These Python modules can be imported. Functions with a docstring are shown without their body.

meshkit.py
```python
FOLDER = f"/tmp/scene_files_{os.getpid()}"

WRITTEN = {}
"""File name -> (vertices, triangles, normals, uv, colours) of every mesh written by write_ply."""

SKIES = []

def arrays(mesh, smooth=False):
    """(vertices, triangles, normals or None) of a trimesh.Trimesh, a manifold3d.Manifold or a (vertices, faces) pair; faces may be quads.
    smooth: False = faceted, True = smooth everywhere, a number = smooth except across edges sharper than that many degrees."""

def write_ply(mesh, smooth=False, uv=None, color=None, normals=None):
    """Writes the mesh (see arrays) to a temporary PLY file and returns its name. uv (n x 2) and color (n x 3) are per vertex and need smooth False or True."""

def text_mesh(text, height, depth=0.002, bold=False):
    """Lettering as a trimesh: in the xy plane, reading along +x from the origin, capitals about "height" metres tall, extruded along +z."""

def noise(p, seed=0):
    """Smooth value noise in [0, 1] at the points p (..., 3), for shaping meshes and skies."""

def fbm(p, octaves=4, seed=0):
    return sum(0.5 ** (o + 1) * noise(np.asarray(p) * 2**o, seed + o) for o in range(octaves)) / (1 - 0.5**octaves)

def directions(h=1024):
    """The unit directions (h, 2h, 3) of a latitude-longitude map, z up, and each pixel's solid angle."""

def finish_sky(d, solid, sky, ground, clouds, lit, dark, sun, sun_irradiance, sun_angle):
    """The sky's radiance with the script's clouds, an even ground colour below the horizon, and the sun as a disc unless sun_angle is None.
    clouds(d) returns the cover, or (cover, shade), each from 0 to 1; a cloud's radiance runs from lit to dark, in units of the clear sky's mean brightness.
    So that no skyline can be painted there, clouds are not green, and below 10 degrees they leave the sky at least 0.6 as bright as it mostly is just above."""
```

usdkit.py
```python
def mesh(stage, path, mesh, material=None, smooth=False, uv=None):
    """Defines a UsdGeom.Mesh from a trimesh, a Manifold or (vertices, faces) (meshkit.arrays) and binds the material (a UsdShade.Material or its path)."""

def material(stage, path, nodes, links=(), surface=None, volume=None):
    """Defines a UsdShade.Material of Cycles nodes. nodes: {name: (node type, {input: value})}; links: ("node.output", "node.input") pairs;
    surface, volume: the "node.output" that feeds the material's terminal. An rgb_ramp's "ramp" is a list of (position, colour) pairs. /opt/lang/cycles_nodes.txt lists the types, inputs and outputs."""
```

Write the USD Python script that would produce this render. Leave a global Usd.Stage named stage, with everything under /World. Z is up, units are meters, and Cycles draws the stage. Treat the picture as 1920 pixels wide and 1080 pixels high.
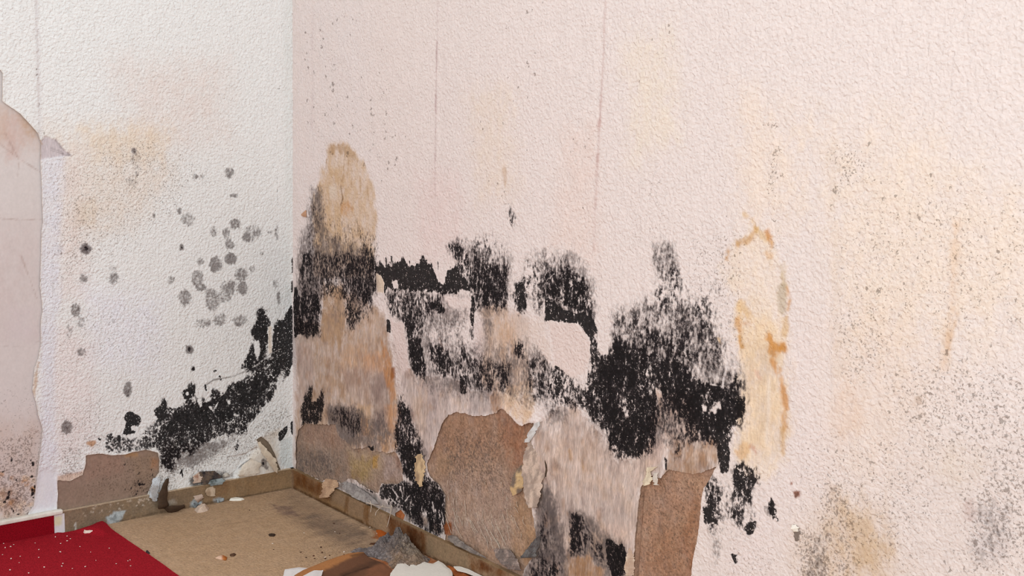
import math, random
import numpy as np
import trimesh, meshkit, usdkit
from scipy.ndimage import gaussian_filter
from pxr import Usd, UsdGeom, UsdLux, UsdShade, Sdf, Gf, Vt

stage = Usd.Stage.CreateInMemory()
UsdGeom.Xform.Define(stage, '/World')
UsdGeom.Scope.Define(stage, '/World/Looks')

# ------------------------------------------------------------------ camera, light, exposure
K = 0.9
FOCAL = 2300.0                                         # in pixels of a 1920 wide picture
CAM = np.array([3.2457, -1.8385, 1.1743]) * K
YAW, PITCH, ROLL = math.radians(140.24), math.radians(-8.31), math.radians(1.48)
EXPOSURE = 0.0
DOME = (0.91, 1.0, 1.06, 0.36)                         # colour, strength of the even light of the room
WINDOW = dict(pos=(3.6, -2.9, 1.75), at=(0.9, -0.1, 0.7), w=1.5, h=1.3, color=(0.95, 0.995, 0.995), power=7.3)

fw = np.array([math.cos(YAW) * math.cos(PITCH), math.sin(YAW) * math.cos(PITCH), math.sin(PITCH)])
r0 = np.cross(fw, [0, 0, 1]); r0 /= np.linalg.norm(r0); u0 = np.cross(r0, fw)
RT = math.cos(ROLL) * r0 + math.sin(ROLL) * u0
UP = -math.sin(ROLL) * r0 + math.cos(ROLL) * u0


def matrix(right, up, back, eye):
    return Gf.Matrix4d(*[float(x) for row in ((*right, 0), (*up, 0), (*back, 0), (*eye, 1)) for x in row])


cam = UsdGeom.Camera.Define(stage, '/World/camera')
cam.AddTransformOp().Set(matrix(RT, UP, -fw, CAM))
cam.CreateHorizontalApertureAttr(36.0); cam.CreateVerticalApertureAttr(20.25)
cam.CreateFocalLengthAttr(36.0 * FOCAL / 1920)
cam.CreateClippingRangeAttr((0.05, 100.0))
cam.CreateExposureAttr(EXPOSURE)

dome = UsdLux.DomeLight.Define(stage, '/World/room_light')
dome.CreateColorAttr(Gf.Vec3f(*DOME[:3])); dome.CreateIntensityAttr(DOME[3])
win = UsdLux.RectLight.Define(stage, '/World/window_light')
p, q = np.array(WINDOW['pos']), np.array(WINDOW['at'])
b_ = (p - q) / np.linalg.norm(p - q); r_ = np.cross([0, 0, 1], b_); r_ /= np.linalg.norm(r_)
win.AddTransformOp().Set(matrix(r_, np.cross(b_, r_), b_, p))
win.CreateWidthAttr(WINDOW['w']); win.CreateHeightAttr(WINDOW['h'])
win.CreateColorAttr(Gf.Vec3f(*WINDOW['color'])); win.CreateIntensityAttr(WINDOW['power'])

# ------------------------------------------------------------------ helpers
T = Sdf.ValueTypeNames
MM = 0.00125                                           # a traced pixel on the walls is about this many metres
used = {}


def lin(c):
    if isinstance(c, str):
        c = [int(c[i:i + 2], 16) for i in (1, 3, 5)]
    c = np.asarray(c, float) / 255
    return np.where(c <= 0.04045, c / 12.92, ((c + 0.055) / 1.055) ** 2.4)


def ss(a, b, x):
    t = np.clip((x - a) / (b - a), 0, 1)
    return t * t * (3 - 2 * t)


def fb(p, octaves=4, seed=0):
    return meshkit.fbm(p, octaves, seed)


def ray(x, y):
    d = np.array([(x - 960) / FOCAL, -(y - 540) / FOCAL])
    return d[0] * RT + d[1] * UP + fw


def numbered(parent, name):
    k = f'{parent}/{name}'
    n = used.get(k, 0); used[k] = n + 1
    return k if n == 0 else f'{k}_{n:03d}'


def tag(prim, label=None, cat=None, group=None, kind=None):
    for k, v in (('label', label), ('category', cat), ('group', group), ('kind', kind)):
        if v:
            prim.SetCustomDataByKey(k, v)
    return prim


def thing(name, label=None, cat=None, group=None, kind=None):
    x = UsdGeom.Xform.Define(stage, numbered('/World', name))
    return tag(x.GetPrim(), label, cat, group, kind)


def mesh(name, v, f, mat, parent=None, prim=None, smooth=True, **tags):
    """One Mesh prim with smooth normals and per-vertex primvars."""
    v = np.asarray(v, np.float64); f = np.asarray(f, np.int64)
    path = numbered(str(parent.GetPath()) if parent else '/World', name)
    m = UsdGeom.Mesh.Define(stage, path)
    m.CreatePointsAttr(Vt.Vec3fArray.FromNumpy(v.astype(np.float32)))
    m.CreateFaceVertexCountsAttr(Vt.IntArray.FromNumpy(np.full(len(f), 3, np.int32)))
    m.CreateFaceVertexIndicesAttr(Vt.IntArray.FromNumpy(f.astype(np.int32).ravel()))
    m.CreateSubdivisionSchemeAttr('none')
    if smooth:
        n = np.cross(v[f[:, 1]] - v[f[:, 0]], v[f[:, 2]] - v[f[:, 0]])
        N = np.stack([sum(np.bincount(f[:, k], n[:, a], len(v)) for k in range(3)) for a in range(3)], 1)
        L = np.linalg.norm(N, axis=1, keepdims=True)
        N = np.where(L > 0, N / np.maximum(L, 1e-30), [0, 0, 1.0])
        m.CreateNormalsAttr(Vt.Vec3fArray.FromNumpy(N.astype(np.float32)))
        m.SetNormalsInterpolation('vertex')
    for k, a in (prim or {}).items():
        UsdGeom.PrimvarsAPI(m).CreatePrimvar(k, T.Color3fArray, 'vertex').Set(Vt.Vec3fArray.FromNumpy(np.asarray(a, np.float32)))
    UsdShade.MaterialBindingAPI.Apply(m.GetPrim()).Bind(mat)
    return tag(m.GetPrim(), **tags)


def pts(s):
    return np.array([[float(a) for a in t.split(',')] for t in s.split()]) if isinstance(s, str) else np.asarray(s, float)


class Surface:
    """A plane of the room with a grid on it: traced outlines become metres on the plane, and stains are laid on the grid in metres."""

    def __init__(self, origin, A, B, N, us, vs, base, seed=0, relief=1.0, fibre=0.0, gloss=0.0):
        self.O, self.A, self.B, self.N = (np.array(x, float) for x in (origin, A, B, N))
        self.us, self.vs = np.asarray(us, float), np.asarray(vs, float)
        self.U, self.V = np.meshgrid(self.us, self.vs)
        sh = self.U.shape
        self.tint = np.empty(sh + (3,)); self.tint[:] = lin(base)
        self.mold = np.zeros(sh + (3,))
        self.surf = np.zeros(sh + (3,)); self.surf[..., 0] = relief; self.surf[..., 1] = fibre; self.surf[..., 2] = gloss
        self.h = np.zeros(sh)
        self.soft = np.zeros(sh + (2,)); self.wipes = []
        q = np.stack([self.U / 0.016, self.V / 0.024, np.full(sh, seed * 7.3)], -1)
        self.w1 = (fb(q, 3, seed + 1) - 0.5) * 3.2
        self.w2 = (fb(q * 4.6, 2, seed + 9) - 0.5) * 2.6
        q = q * 0.25
        self.w0 = (fb(q, 3, seed + 5) - 0.5) * 3.2
        self.flip = np.dot(np.cross(self.A, self.B), self.N) < 0

    def at(self, x, y):
        d = ray(x, y); t = np.dot(self.O - CAM, self.N) / np.dot(d, self.N)
        w = CAM + t * d - self.O
        return np.array([w @ self.A, w @ self.B])

    def poly(self, s):
        return np.array([self.at(*q) for q in pts(s)])

    def point(self, u, v, h=0.0):
        return self.O + np.multiply.outer(u, self.A) + np.multiply.outer(v, self.B) + np.multiply.outer(h, self.N)

    def window(self, P, m):
        a = np.searchsorted(self.us, [P[:, 0].min() - m, P[:, 0].max() + m])
        b = np.searchsorted(self.vs, [P[:, 1].min() - m, P[:, 1].max() + m])
        return slice(b[0], b[1]), slice(a[0], a[1])

    def sd(self, P, sl, line=False):
        """Distance in metres to the outline, positive inside (a plain negative distance for a line)."""
        x, y = self.U[sl], self.V[sl]
        d = np.full(x.shape, 1e9); inside = np.zeros(x.shape, bool)
        n = len(P)
        for i in range(n - 1 if line else n):
            a, b = P[i], P[(i + 1) % n]
            e = b - a
            t = np.clip(((x - a[0]) * e[0] + (y - a[1]) * e[1]) / max(e @ e, 1e-18), 0, 1)
            d = np.minimum(d, (x - a[0] - t * e[0]) ** 2 + (y - a[1] - t * e[1]) ** 2)
            if not line:
                c = (a[1] > y) != (b[1] > y)
                with np.errstate(divide='ignore', invalid='ignore'):
                    inside ^= c & (x < (b[0] - a[0]) * (y - a[1]) / (b[1] - a[1]) + a[0])
        d = np.sqrt(d)
        return -d if line else np.where(inside, d, -d)

    def mask(self, s, f=6, w=6, line=None, w0=0):
        P = self.poly(s)
        m = (f + 1.6 * w + 1.6 * w0 + (line or 0) + 3) * MM
        sl = self.window(P, m)
        if self.U[sl].size == 0:
            return sl, np.zeros(self.U[sl].shape)
        d = self.sd(P, sl, line is not None) + (line or 0) * MM + (w * (self.w1[sl] + 0.7 * self.w2[sl]) * 0.7 + w0 * self.w0[sl]) * MM
        return sl, ss(-f * MM, f * MM, d)

    # --- stains
    def paint(self, s, c, a=1.0, f=6, w=6, line=None, w0=0):
        sl, m = self.mask(s, f, w, line, w0)
        if f >= 5 and line is None:
            m = m * np.clip(0.86 + 0.34 * self.w1[sl] + 0.26 * self.w2[sl], 0.12, 1.08)
        m = np.clip(m * a, 0, 1)[..., None]
        self.tint[sl] = self.tint[sl] * (1 - m) + lin(c) * m

    def black(self, s, d, f=8, w=7, line=None, ch=0):
        """Mould: crisp outlines are kept, soft ones are gathered and spread later (settle)."""
        soft = f >= 5 and ch < 2
        sl, m = self.mask(s, f * 1.3 if soft else f, w * 1.25 if soft else w, line)
        t = self.soft if soft else self.mold
        t[sl][..., ch] = np.maximum(t[sl][..., ch], m * d)

    def settle(self, spread=7.0, streak=0.22, halo=0.4, stretch=1.5):
        """Spreads the soft growth, breaks it up with blotches and vertical streaks, and leaves a grey dust around it."""
        k = spread * MM / G
        b = [gaussian_filter(self.soft[..., c], (k * stretch, k)) for c in (0, 1)]
        b[0] = 0.6 * b[0] + 0.4 * self.soft[..., 0]; b[1] = 0.7 * b[1] + 0.3 * self.soft[..., 1]
        n1 = (fb(np.stack([self.U / .014, self.V / .022, self.U * 0 + 15], -1), 4, 161) - .5) * 3
        n3 = (fb(np.stack([self.U / .0040, self.V / .017, self.U * 0 + 12], -1), 3, 181) - .5) * 3
        b[0] = b[0] * (1 + .30 * n1 + streak * n3 + .10 * self.w2)
        b[1] = np.maximum(b[1], halo * gaussian_filter(self.soft[..., 0], (k * 3, k * 2))) * (1 + .35 * n1 + streak * n3)
        for c in (0, 1):
            self.mold[..., c] = np.clip(np.maximum(self.mold[..., c], b[c]), 0, 1)
        for sl, m, chs in self.wipes:
            for c in chs:
                self.mold[sl][..., c] *= m

    def grey(self, s, d, f=8, w=7, line=None):
        self.black(s, d, f, w, line, 1)

    def speck(self, s, d, f=25, w=10, line=None):
        self.black(s, d, f, w, line, 2)

    def clear(self, s, a=1.0, f=4, w=4, line=None, chs=(0, 1, 2)):
        sl, m = self.mask(s, f, w, line)
        self.wipes.append((sl, 1 - m * a, chs))

    def bare(self, s, a=1.0, f=4, w=6, fibre=1.0):
        """The printed face is gone: no embossing, the fibrous backing shows."""
        sl, m = self.mask(s, f, w)
        self.surf[sl][..., 0] *= 1 - m * a
        self.surf[sl][..., 1] = np.maximum(self.surf[sl][..., 1], m * fibre)

    def weather(self, k=1.0):
        """Uneven backing paper: wherever the face is gone, blotches and vertical fibres."""
        b = (self.surf[..., 1] * k)[..., None]
        n1 = (fb(np.stack([self.U / .026, self.V / .036, self.U * 0 + 5], -1), 4, 61) - .5)[..., None] * 3
        n2 = (fb(np.stack([self.U / .019, self.V / .03, self.U * 0 + 9], -1), 4, 71) - .5)[..., None] * 3
        n3 = (fb(np.stack([self.U / .0045, self.V / .022, self.U * 0 + 2], -1), 3, 81) - .5)[..., None] * 3
        for n_, c, a in ((n1, (158, 118, 88), .5), (-n1, (212, 186, 172), .28), (n2, (146, 124, 116), .45), (-n2, (206, 170, 140), .3)):
            t = b * a * ss(.12, 1.0, n_)
            self.tint = self.tint * (1 - t) + lin(c) * t
        self.tint = self.tint * (1 + b * (.16 * n3 + .05 * self.w2[..., None]))

    def gloss(self, s, g, f=6, w=4):
        sl, m = self.mask(s, f, w)
        self.surf[sl][..., 2] = np.maximum(self.surf[sl][..., 2], m * g)

    def lift(self, s, h, f=8, w=4, line=None):
        sl, m = self.mask(s, f, w, line)
        self.h[sl] += m * h

    def spot(self, x, y, rx, ry, d, ch=1, f=None, c=None):
        s = [(x + rx * math.cos(t), y + ry * math.sin(t)) for t in np.linspace(0, 2 * math.pi, 9)[:-1]]
        self.black(s, d, f or max(2.5, 0.35 * min(rx, ry)), 3.5, None, ch)
        if c:
            self.paint(s, c, 0.5, max(3, 0.5 * min(rx, ry)), 3)

    def prims(self, sel):
        return {'tint': self.tint.reshape(-1, 3)[sel], 'mold': self.mold.reshape(-1, 3)[sel], 'coat': self.surf.reshape(-1, 3)[sel]}

    # --- geometry
    def build(self, name, mat, parent=None, cols=None, rows=None, outside=None, skirt=0.0012, **tags):
        """One mesh of the grid columns in cols; outside is a field in metres that is positive where there is nothing. Torn outlines are snapped to its zero line."""
        c0, c1 = cols or (0, len(self.us) - 1)
        r0_, r1_ = rows or (0, len(self.vs) - 1)
        U, V, H = self.U.copy(), self.V.copy(), self.h
        nu = len(self.us)
        keep = np.zeros((len(self.vs) - 1, nu - 1), bool)
        keep[r0_:r1_, c0:c1] = True
        if outside is not None:
            o = outside
            keep &= (o[:-1, :-1] + o[1:, :-1] + o[:-1, 1:] + o[1:, 1:]) < 0
            du, dv = np.gradient(self.us), np.gradient(self.vs)
            gv, gu = np.gradient(o, self.vs, self.us)
            g2 = gu * gu + gv * gv + 1e-9
            cell = np.minimum(np.maximum(du[None], 1e-9), dv[:, None])
            near = np.abs(o) < 1.1 * cell
            su = np.clip(-o * gu / g2, -0.45 * du[None], 0.45 * du[None]); sv = np.clip(-o * gv / g2, -0.45 * dv[:, None], 0.45 * dv[:, None])
            U = np.where(near, U + su, U); V = np.where(near, V + sv, V)
        iv, iu = np.nonzero(keep)
        a = iv * nu + iu
        quads = np.stack([a, a + 1, a + nu + 1, a + nu], 1)
        if self.flip:
            quads = quads[:, ::-1]
        e = np.concatenate([quads[:, [k, (k + 1) % 4]] for k in range(4)])
        key = e[:, 0] * (nu * len(self.vs)) + e[:, 1]; rev = e[:, 1] * (nu * len(self.vs)) + e[:, 0]
        edge = e[~np.isin(key, rev)]
        idx, inv = np.unique(quads, return_inverse=True); quads = inv.reshape(-1, 4)
        lookup = np.full(nu * len(self.vs), -1); lookup[idx] = np.arange(len(idx))
        edge = lookup[edge]
        P = self.point(U.ravel()[idx], V.ravel()[idx], H.ravel()[idx])
        tri = np.vstack([quads[:, [0, 1, 2]], quads[:, [0, 2, 3]]])
        pr = self.prims(idx)
        if skirt:
            bi, binv = np.unique(edge, return_inverse=True); be = binv.reshape(-1, 2)
            n0 = len(P)
            P = np.vstack([P, P[bi], P[bi] - skirt * self.N])
            k = len(bi)
            q = np.stack([be[:, 1] + n0, be[:, 0] + n0, be[:, 0] + n0 + k, be[:, 1] + n0 + k], 1)
            tri = np.vstack([tri, q[:, [0, 1, 2]], q[:, [0, 2, 3]]])
            pr = {kk: np.vstack([x, x[bi], x[bi]]) for kk, x in pr.items()}
        return mesh(name, P, tri, mat, parent, pr, **tags)


def span(*parts):
    """Uneven grid lines: (start, end, step) pieces."""
    out = []
    for a, b, s in parts:
        out.append(np.linspace(a, b, max(2, int(round((b - a) / s)) + 1))[:-1])
    return np.append(np.concatenate(out), parts[-1][1])


def solid(P, t=0.0008):
    """A closed thin sheet over a grid of points (n, m, 3)."""
    P = np.asarray(P, float)
    n, m = P.shape[:2]
    nrm = np.cross(np.gradient(P, axis=1), np.gradient(P, axis=0)); nrm /= np.linalg.norm(nrm, axis=-1, keepdims=True) + 1e-15
    v = np.vstack([(P + nrm * t / 2).reshape(-1, 3), (P - nrm * t / 2).reshape(-1, 3)])
    i, j = np.meshgrid(np.arange(n - 1), np.arange(m - 1), indexing='ij')
    a = (i * m + j).ravel(); q = np.stack([a, a + 1, a + m + 1, a + m], 1)
    k = n * m
    back = q[:, ::-1] + k
    ring = np.concatenate([np.arange(m), np.arange(1, n) * m + m - 1, (n - 1) * m + np.arange(m - 2, -1, -1), np.arange(n - 2, 0, -1) * m])
    nx = np.roll(ring, -1)
    rim = np.stack([nx, ring, ring + k, nx + k], 1)
    q = np.vstack([q, back, rim])
    # front faces look along +nrm, which is d(col) x d(row)
    return v, np.vstack([q[:, [0, 1, 2]], q[:, [0, 2, 3]]])


def flat_prims(n, c, mold=(0, 0, 0), coat=(0, 0, 0)):
    one = np.ones((n, 1))
    c = np.asarray(c, float)
    return {'tint': c if c.ndim == 2 else one * c, 'mold': one * np.asarray(mold, float), 'coat': one * np.asarray(coat, float)}


# ------------------------------------------------------------------ materials
def painted(name, stretch=0.55, size=1.0, bump=0.0030, grain=0.05, emboss=150.0, rough=0.9, spec=0.1, fib=(330, 330, 40)):
    """Reads the stains laid on the surface (tint, mold, coat) and breaks them up with grain."""
    n = {
        'geo': ('geometry', {}),
        'tint': ('attribute', {'attribute': 'tint'}), 'mold': ('attribute', {'attribute': 'mold'}), 'coat': ('attribute', {'attribute': 'coat'}),
        'ms': ('separate_color', {'color_type': 'rgb'}), 'cs': ('separate_color', {'color_type': 'rgb'}),
        'm1': ('mapping', {'mapping_type': 'point', 'scale': (1, 1, stretch)}),
        'm2': ('mapping', {'mapping_type': 'point', 'scale': fib}),
        'A': ('noise_texture', {'scale': 165 / size, 'detail': 4.0, 'roughness': 0.65}),
        'B': ('noise_texture', {'scale': 48 / size, 'detail': 3.0, 'roughness': 0.6}),
        'R': ('noise_texture', {'scale': emboss, 'detail': 1.2, 'roughness': 0.35, 'distortion': 0.5}),
        'C': ('noise_texture', {'scale': 250 / size, 'detail': 2.0, 'roughness': 0.6}),
        'F': ('noise_texture', {'scale': 1.0, 'detail': 3.0, 'roughness': 0.6, 'distortion': 1.2}),
        'n1': ('math', {'math_type': 'multiply', 'value2': 0.55}), 'n2': ('math', {'math_type': 'multiply_add', 'value2': 0.27}),
        'n3': ('math', {'math_type': 'multiply_add', 'value2': 0.18}),
        'T': ('map_range', {'range_type': 'linear', 'from_min': 0.35, 'from_max': 0.65, 'to_min': 0.0, 'to_max': 1.0, 'clamp': True}),
        'T2': ('map_range', {'range_type': 'linear', 'from_min': 0.29, 'from_max': 0.71, 'to_min': 0.0, 'to_max': 1.0, 'clamp': True}),
    }
    l = [('tint.color', 'x0.a'), ('mold.color', 'ms.color'), ('coat.color', 'cs.color'), ('geo.position', 'm1.vector'), ('geo.position', 'm2.vector'),
         ('m1.vector', 'A.vector'), ('m1.vector', 'B.vector'), ('geo.position', 'R.vector'), ('geo.position', 'C.vector'), ('m2.vector', 'F.vector'),
         ('A.fac', 'n1.value1'), ('B.fac', 'n2.value1'), ('n1.value', 'n2.value3'), ('R.fac', 'n3.value1'), ('n2.value', 'n3.value3'),
         ('n3.value', 'T.value'), ('C.fac', 'T2.value')]
    # tint grain
    n['fr'] = ('map_range', {'range_type': 'linear', 'from_min': 0.3, 'from_max': 0.7, 'to_min': 0.7, 'to_max': 1.22, 'clamp': True})
    n['fm'] = ('mix_float', {'a': 1.0})
    n['gr'] = ('map_range', {'range_type': 'linear', 'from_min': 0.29, 'from_max': 0.53, 'to_min': 1 - grain, 'to_max': 1 + grain, 'clamp': True})
    n['gm'] = ('math', {'math_type': 'multiply'})
    n['gc'] = ('combine_color', {'color_type': 'rgb'})
    n['x0'] = ('mix_color', {'blend_type': 'multiply', 'fac': 1.0, 'use_clamp': False})
    l += [('F.fac', 'fr.value'), ('cs.g', 'fm.fac'), ('fr.result', 'fm.b'), ('n2.value', 'gr.value'), ('fm.result', 'gm.value1'), ('gr.result', 'gm.value2'),
          ('gm.value', 'gc.r'), ('gm.value', 'gc.g'), ('gm.value', 'gc.b'), ('gc.color', 'x0.b')]
    prev = 'x0.result'
    for key, ch, t, lo, hi, k, amount in (('g', 'ms.g', 'T.result', -0.50, 0.45, 1.10, 0.78), ('s', 'ms.b', 'T2.result', -0.07, 0.26, 1.0, 0.56), ('k', 'ms.r', 'T.result', -0.24, 0.26, 1.12, 0.97)):
        n[key + '1'] = ('math', {'math_type': 'multiply', 'value2': k})
        n[key + '2'] = ('math', {'math_type': 'subtract'})
        n[key + '3'] = ('map_range', {'range_type': 'smoothstep', 'from_min': lo, 'from_max': hi, 'to_min': 0.0, 'to_max': amount, 'clamp': True})
        n[key + '4'] = ('map_range', {'range_type': 'smoothstep', 'from_min': 0.0, 'from_max': {'k': 0.62, 'g': 0.25, 's': 0.15}[key], 'to_min': 0.0, 'to_max': 1.0, 'clamp': True})
        n[key + '5'] = ('math', {'math_type': 'multiply'})
        n[key + '6'] = ('mix_color', {'blend_type': 'mix'})
        l += [(ch, key + '1.value1'), (key + '1.value', key + '2.value1'), (t, key + '2.value2'), (key + '2.value', key + '3.value'), (ch, key + '4.value'),
              (key + '3.result', key + '5.value1'), (key + '4.result', key + '5.value2'), (key + '5.value', key + '6.fac'), (prev, key + '6.a')]
        prev = key + '6.result'
    n['g6'][1]['b'] = tuple(lin((98, 87, 84))); n['s6'][1]['b'] = tuple(lin((92, 74, 62)))
    n['sp'] = ('map_range', {'range_type': 'smoothstep', 'from_min': 0.57, 'from_max': 0.70, 'to_min': 0.0, 'to_max': 0.62, 'clamp': True})
    n['sq'] = ('math', {'math_type': 'subtract'})
    l = [('sq.value', b) if a == 'k2.value' else (a, b) for a, b in l] + [('C.fac', 'sp.value'), ('k2.value', 'sq.value1'), ('sp.result', 'sq.value2')]
    n['kd'] = ('map_range', {'range_type': 'linear', 'from_min': -0.24, 'from_max': 0.70, 'to_min': 0.0, 'to_max': 1.0, 'clamp': True})
    n['ke'] = ('math', {'math_type': 'multiply_add', 'value2': -0.55, 'use_clamp': True})
    n['kh'] = ('math', {'math_type': 'add', 'value2': 0.275})
    n['kc'] = ('rgb_ramp', {'ramp': [(0.0, tuple(lin((122, 100, 92)))), (0.22, tuple(lin((84, 70, 68)))), (0.42, tuple(lin((46, 38, 40)))), (0.66, tuple(lin((26, 21, 23)))), (1.0, tuple(lin((15, 12, 14))))]})
    l += [('k2.value', 'kd.value'), ('kd.result', 'kh.value1'), ('C.fac', 'ke.value1'), ('kh.value', 'ke.value3'), ('ke.value', 'kc.fac'), ('kc.color', 'k6.b')]
    # relief: embossing where the paper's face is left, fibres where it is not, a little grain everywhere
    n['h1'] = ('math', {'math_type': 'multiply'}); n['h2'] = ('math', {'math_type': 'multiply_add'}); n['h3'] = ('math', {'math_type': 'multiply_add', 'value2': 0.16})
    n['hf'] = ('math', {'math_type': 'multiply', 'value2': 0.45})
    n['bump'] = ('bump', {'strength': 1.0, 'distance': bump, 'use_object_space': False})
    n['rr'] = ('map_range', {'range_type': 'linear', 'from_min': 0.0, 'from_max': 1.0, 'to_min': rough, 'to_max': 0.28, 'clamp': True})
    n['p'] = ('principled_bsdf', {'specular_ior_level': spec})
    l += [('R.fac', 'h1.value1'), ('cs.r', 'h1.value2'), ('F.fac', 'hf.value1'), ('hf.value', 'h2.value1'), ('cs.g', 'h2.value2'), ('h1.value', 'h2.value3'),
          ('A.fac', 'h3.value1'), ('h2.value', 'h3.value3'), ('h3.value', 'bump.height'), ('bump.normal', 'p.normal'), ('cs.b', 'rr.value'), ('rr.result', 'p.roughness'),
          (prev, 'p.base_color')]
    return usdkit.material(stage, '/World/Looks/' + name, n, l, surface='p.BSDF')


def plain(name, c, c2=None, scale=120.0, rough=0.85, bump=0.0006, stretch=(1, 1, 1), spec=0.3):
    c = lin(c); c2 = lin(c2) if c2 is not None else c * 0.75
    n = {'geo': ('geometry', {}), 'm': ('mapping', {'mapping_type': 'point', 'scale': stretch}), 'N': ('noise_texture', {'scale': scale, 'detail': 4.0, 'roughness': 0.6}),
         'r': ('rgb_ramp', {'ramp': [(0.33, tuple(c2)), (0.62, tuple(c))]}), 'b': ('bump', {'strength': 1.0, 'distance': bump}), 'p': ('principled_bsdf', {'roughness': rough, 'specular_ior_level': spec})}
    return usdkit.material(stage, '/World/Looks/' + name, n, [('geo.position', 'm.vector'), ('m.vector', 'N.vector'), ('N.fac', 'r.fac'), ('r.color', 'p.base_color'), ('N.fac', 'b.height'), ('b.normal', 'p.normal')], surface='p.BSDF')


PAPER = painted('embossed_wallpaper')
PAPER_L = painted('embossed_white_wallpaper', stretch=0.85, emboss=150.0, bump=0.0042)
PLASTER = painted('bare_plaster', stretch=0.8, bump=0.0030, grain=0.30, emboss=150.0, fib=(420, 420, 130))
PLASTER_SMOOTH = painted('smooth_plaster', stretch=0.8, bump=0.0012, grain=0.045, emboss=120.0)
BOARD = painted('stained_board', stretch=1.0, size=0.8, bump=0.0012, grain=0.22, emboss=60.0, rough=0.7, fib=(30, 30, 240))
FLOOR = painted('worn_floor', stretch=1.0, size=1.0, bump=0.0022, grain=0.20, emboss=170.0, fib=(60, 260, 60))
SCRAP = painted('torn_paper', stretch=1.0, size=0.8, bump=0.0009, emboss=130.0, fib=(260, 260, 90))
RUBBLE = painted('rotten_rubble', stretch=1.0, size=0.9, bump=0.0060, emboss=190.0, grain=0.45)
CARPET = plain('red_carpet', (172, 30, 42), (128, 14, 26), 420.0, 0.95, 0.0012, spec=0.1)
CARPET_DARK = plain('red_skirting_carpet', (150, 14, 30), (112, 6, 18), 420.0, 0.95, 0.0010, spec=0.1)
CREAM = plain('cream_plastic', (232, 226, 214), (214, 206, 192), 60.0, 0.5, 0.0002)
CRUMB_WHITE = plain('white_crumb', (236, 222, 208), (214, 190, 172), 160.0)
CRUMB_BROWN = plain('brown_crumb', (96, 62, 44), (60, 38, 28), 160.0)

# ------------------------------------------------------------------ right wall
DEEP = 2.02                                             # how far the fine grid of the right wall goes
G = 0.0024
TOP = 2.4
PAPER_H = 0.0016
zs = span((0.0, 1.36, G), (1.36, TOP, 0.03))
R = Surface((0, 0, 0), (1, 0, 0), (0, 0, 1), (0, -1, 0), span((0.0, DEEP + 0.1, G), (DEEP + 0.1, 3.2, 0.02)), zs, (230, 213, 206), seed=3)

# broad tones of the paper
R.paint('545,-80 690,-80 700,450 640,620 545,900', (226, 212, 207), .8, 70, 10)
R.paint('690,-80 930,-80 900,420 700,420', (226, 210, 203), .5, 60, 10)
R.paint('880,180 960,170 970,360 900,380', (229, 206, 184), .45, 40, 20)
R.paint('780,330 860,330 870,480 790,480', (228, 200, 193), .45, 35, 15)
R.paint('1060,240 1120,240 1120,500 1040,460', (230, 204, 192), .5, 35, 15)
R.paint('1180,80 1260,60 1270,260 1190,300', (235, 215, 190), .45, 40, 20)
R.paint('1380,180 1500,200 1500,420 1400,420', (238, 214, 194), .55, 40, 20)
R.paint('1540,250 1700,230 1850,330 2300,460 1800,640 1600,640 1550,420', (238, 214, 192), .55, 60, 25)
R.paint('1530,620 1700,600 1760,700 1720,860 1580,900 1530,760', (232, 206, 186), .45, 60, 25)
R.paint('1490,1000 1560,930 1640,960 1700,1080 1500,1090', (214, 184, 156), .55, 40, 20)
R.paint('1560,930 1640,940 1660,1080 1570,1085', (205, 172, 138), .5, 25, 15)
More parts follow.
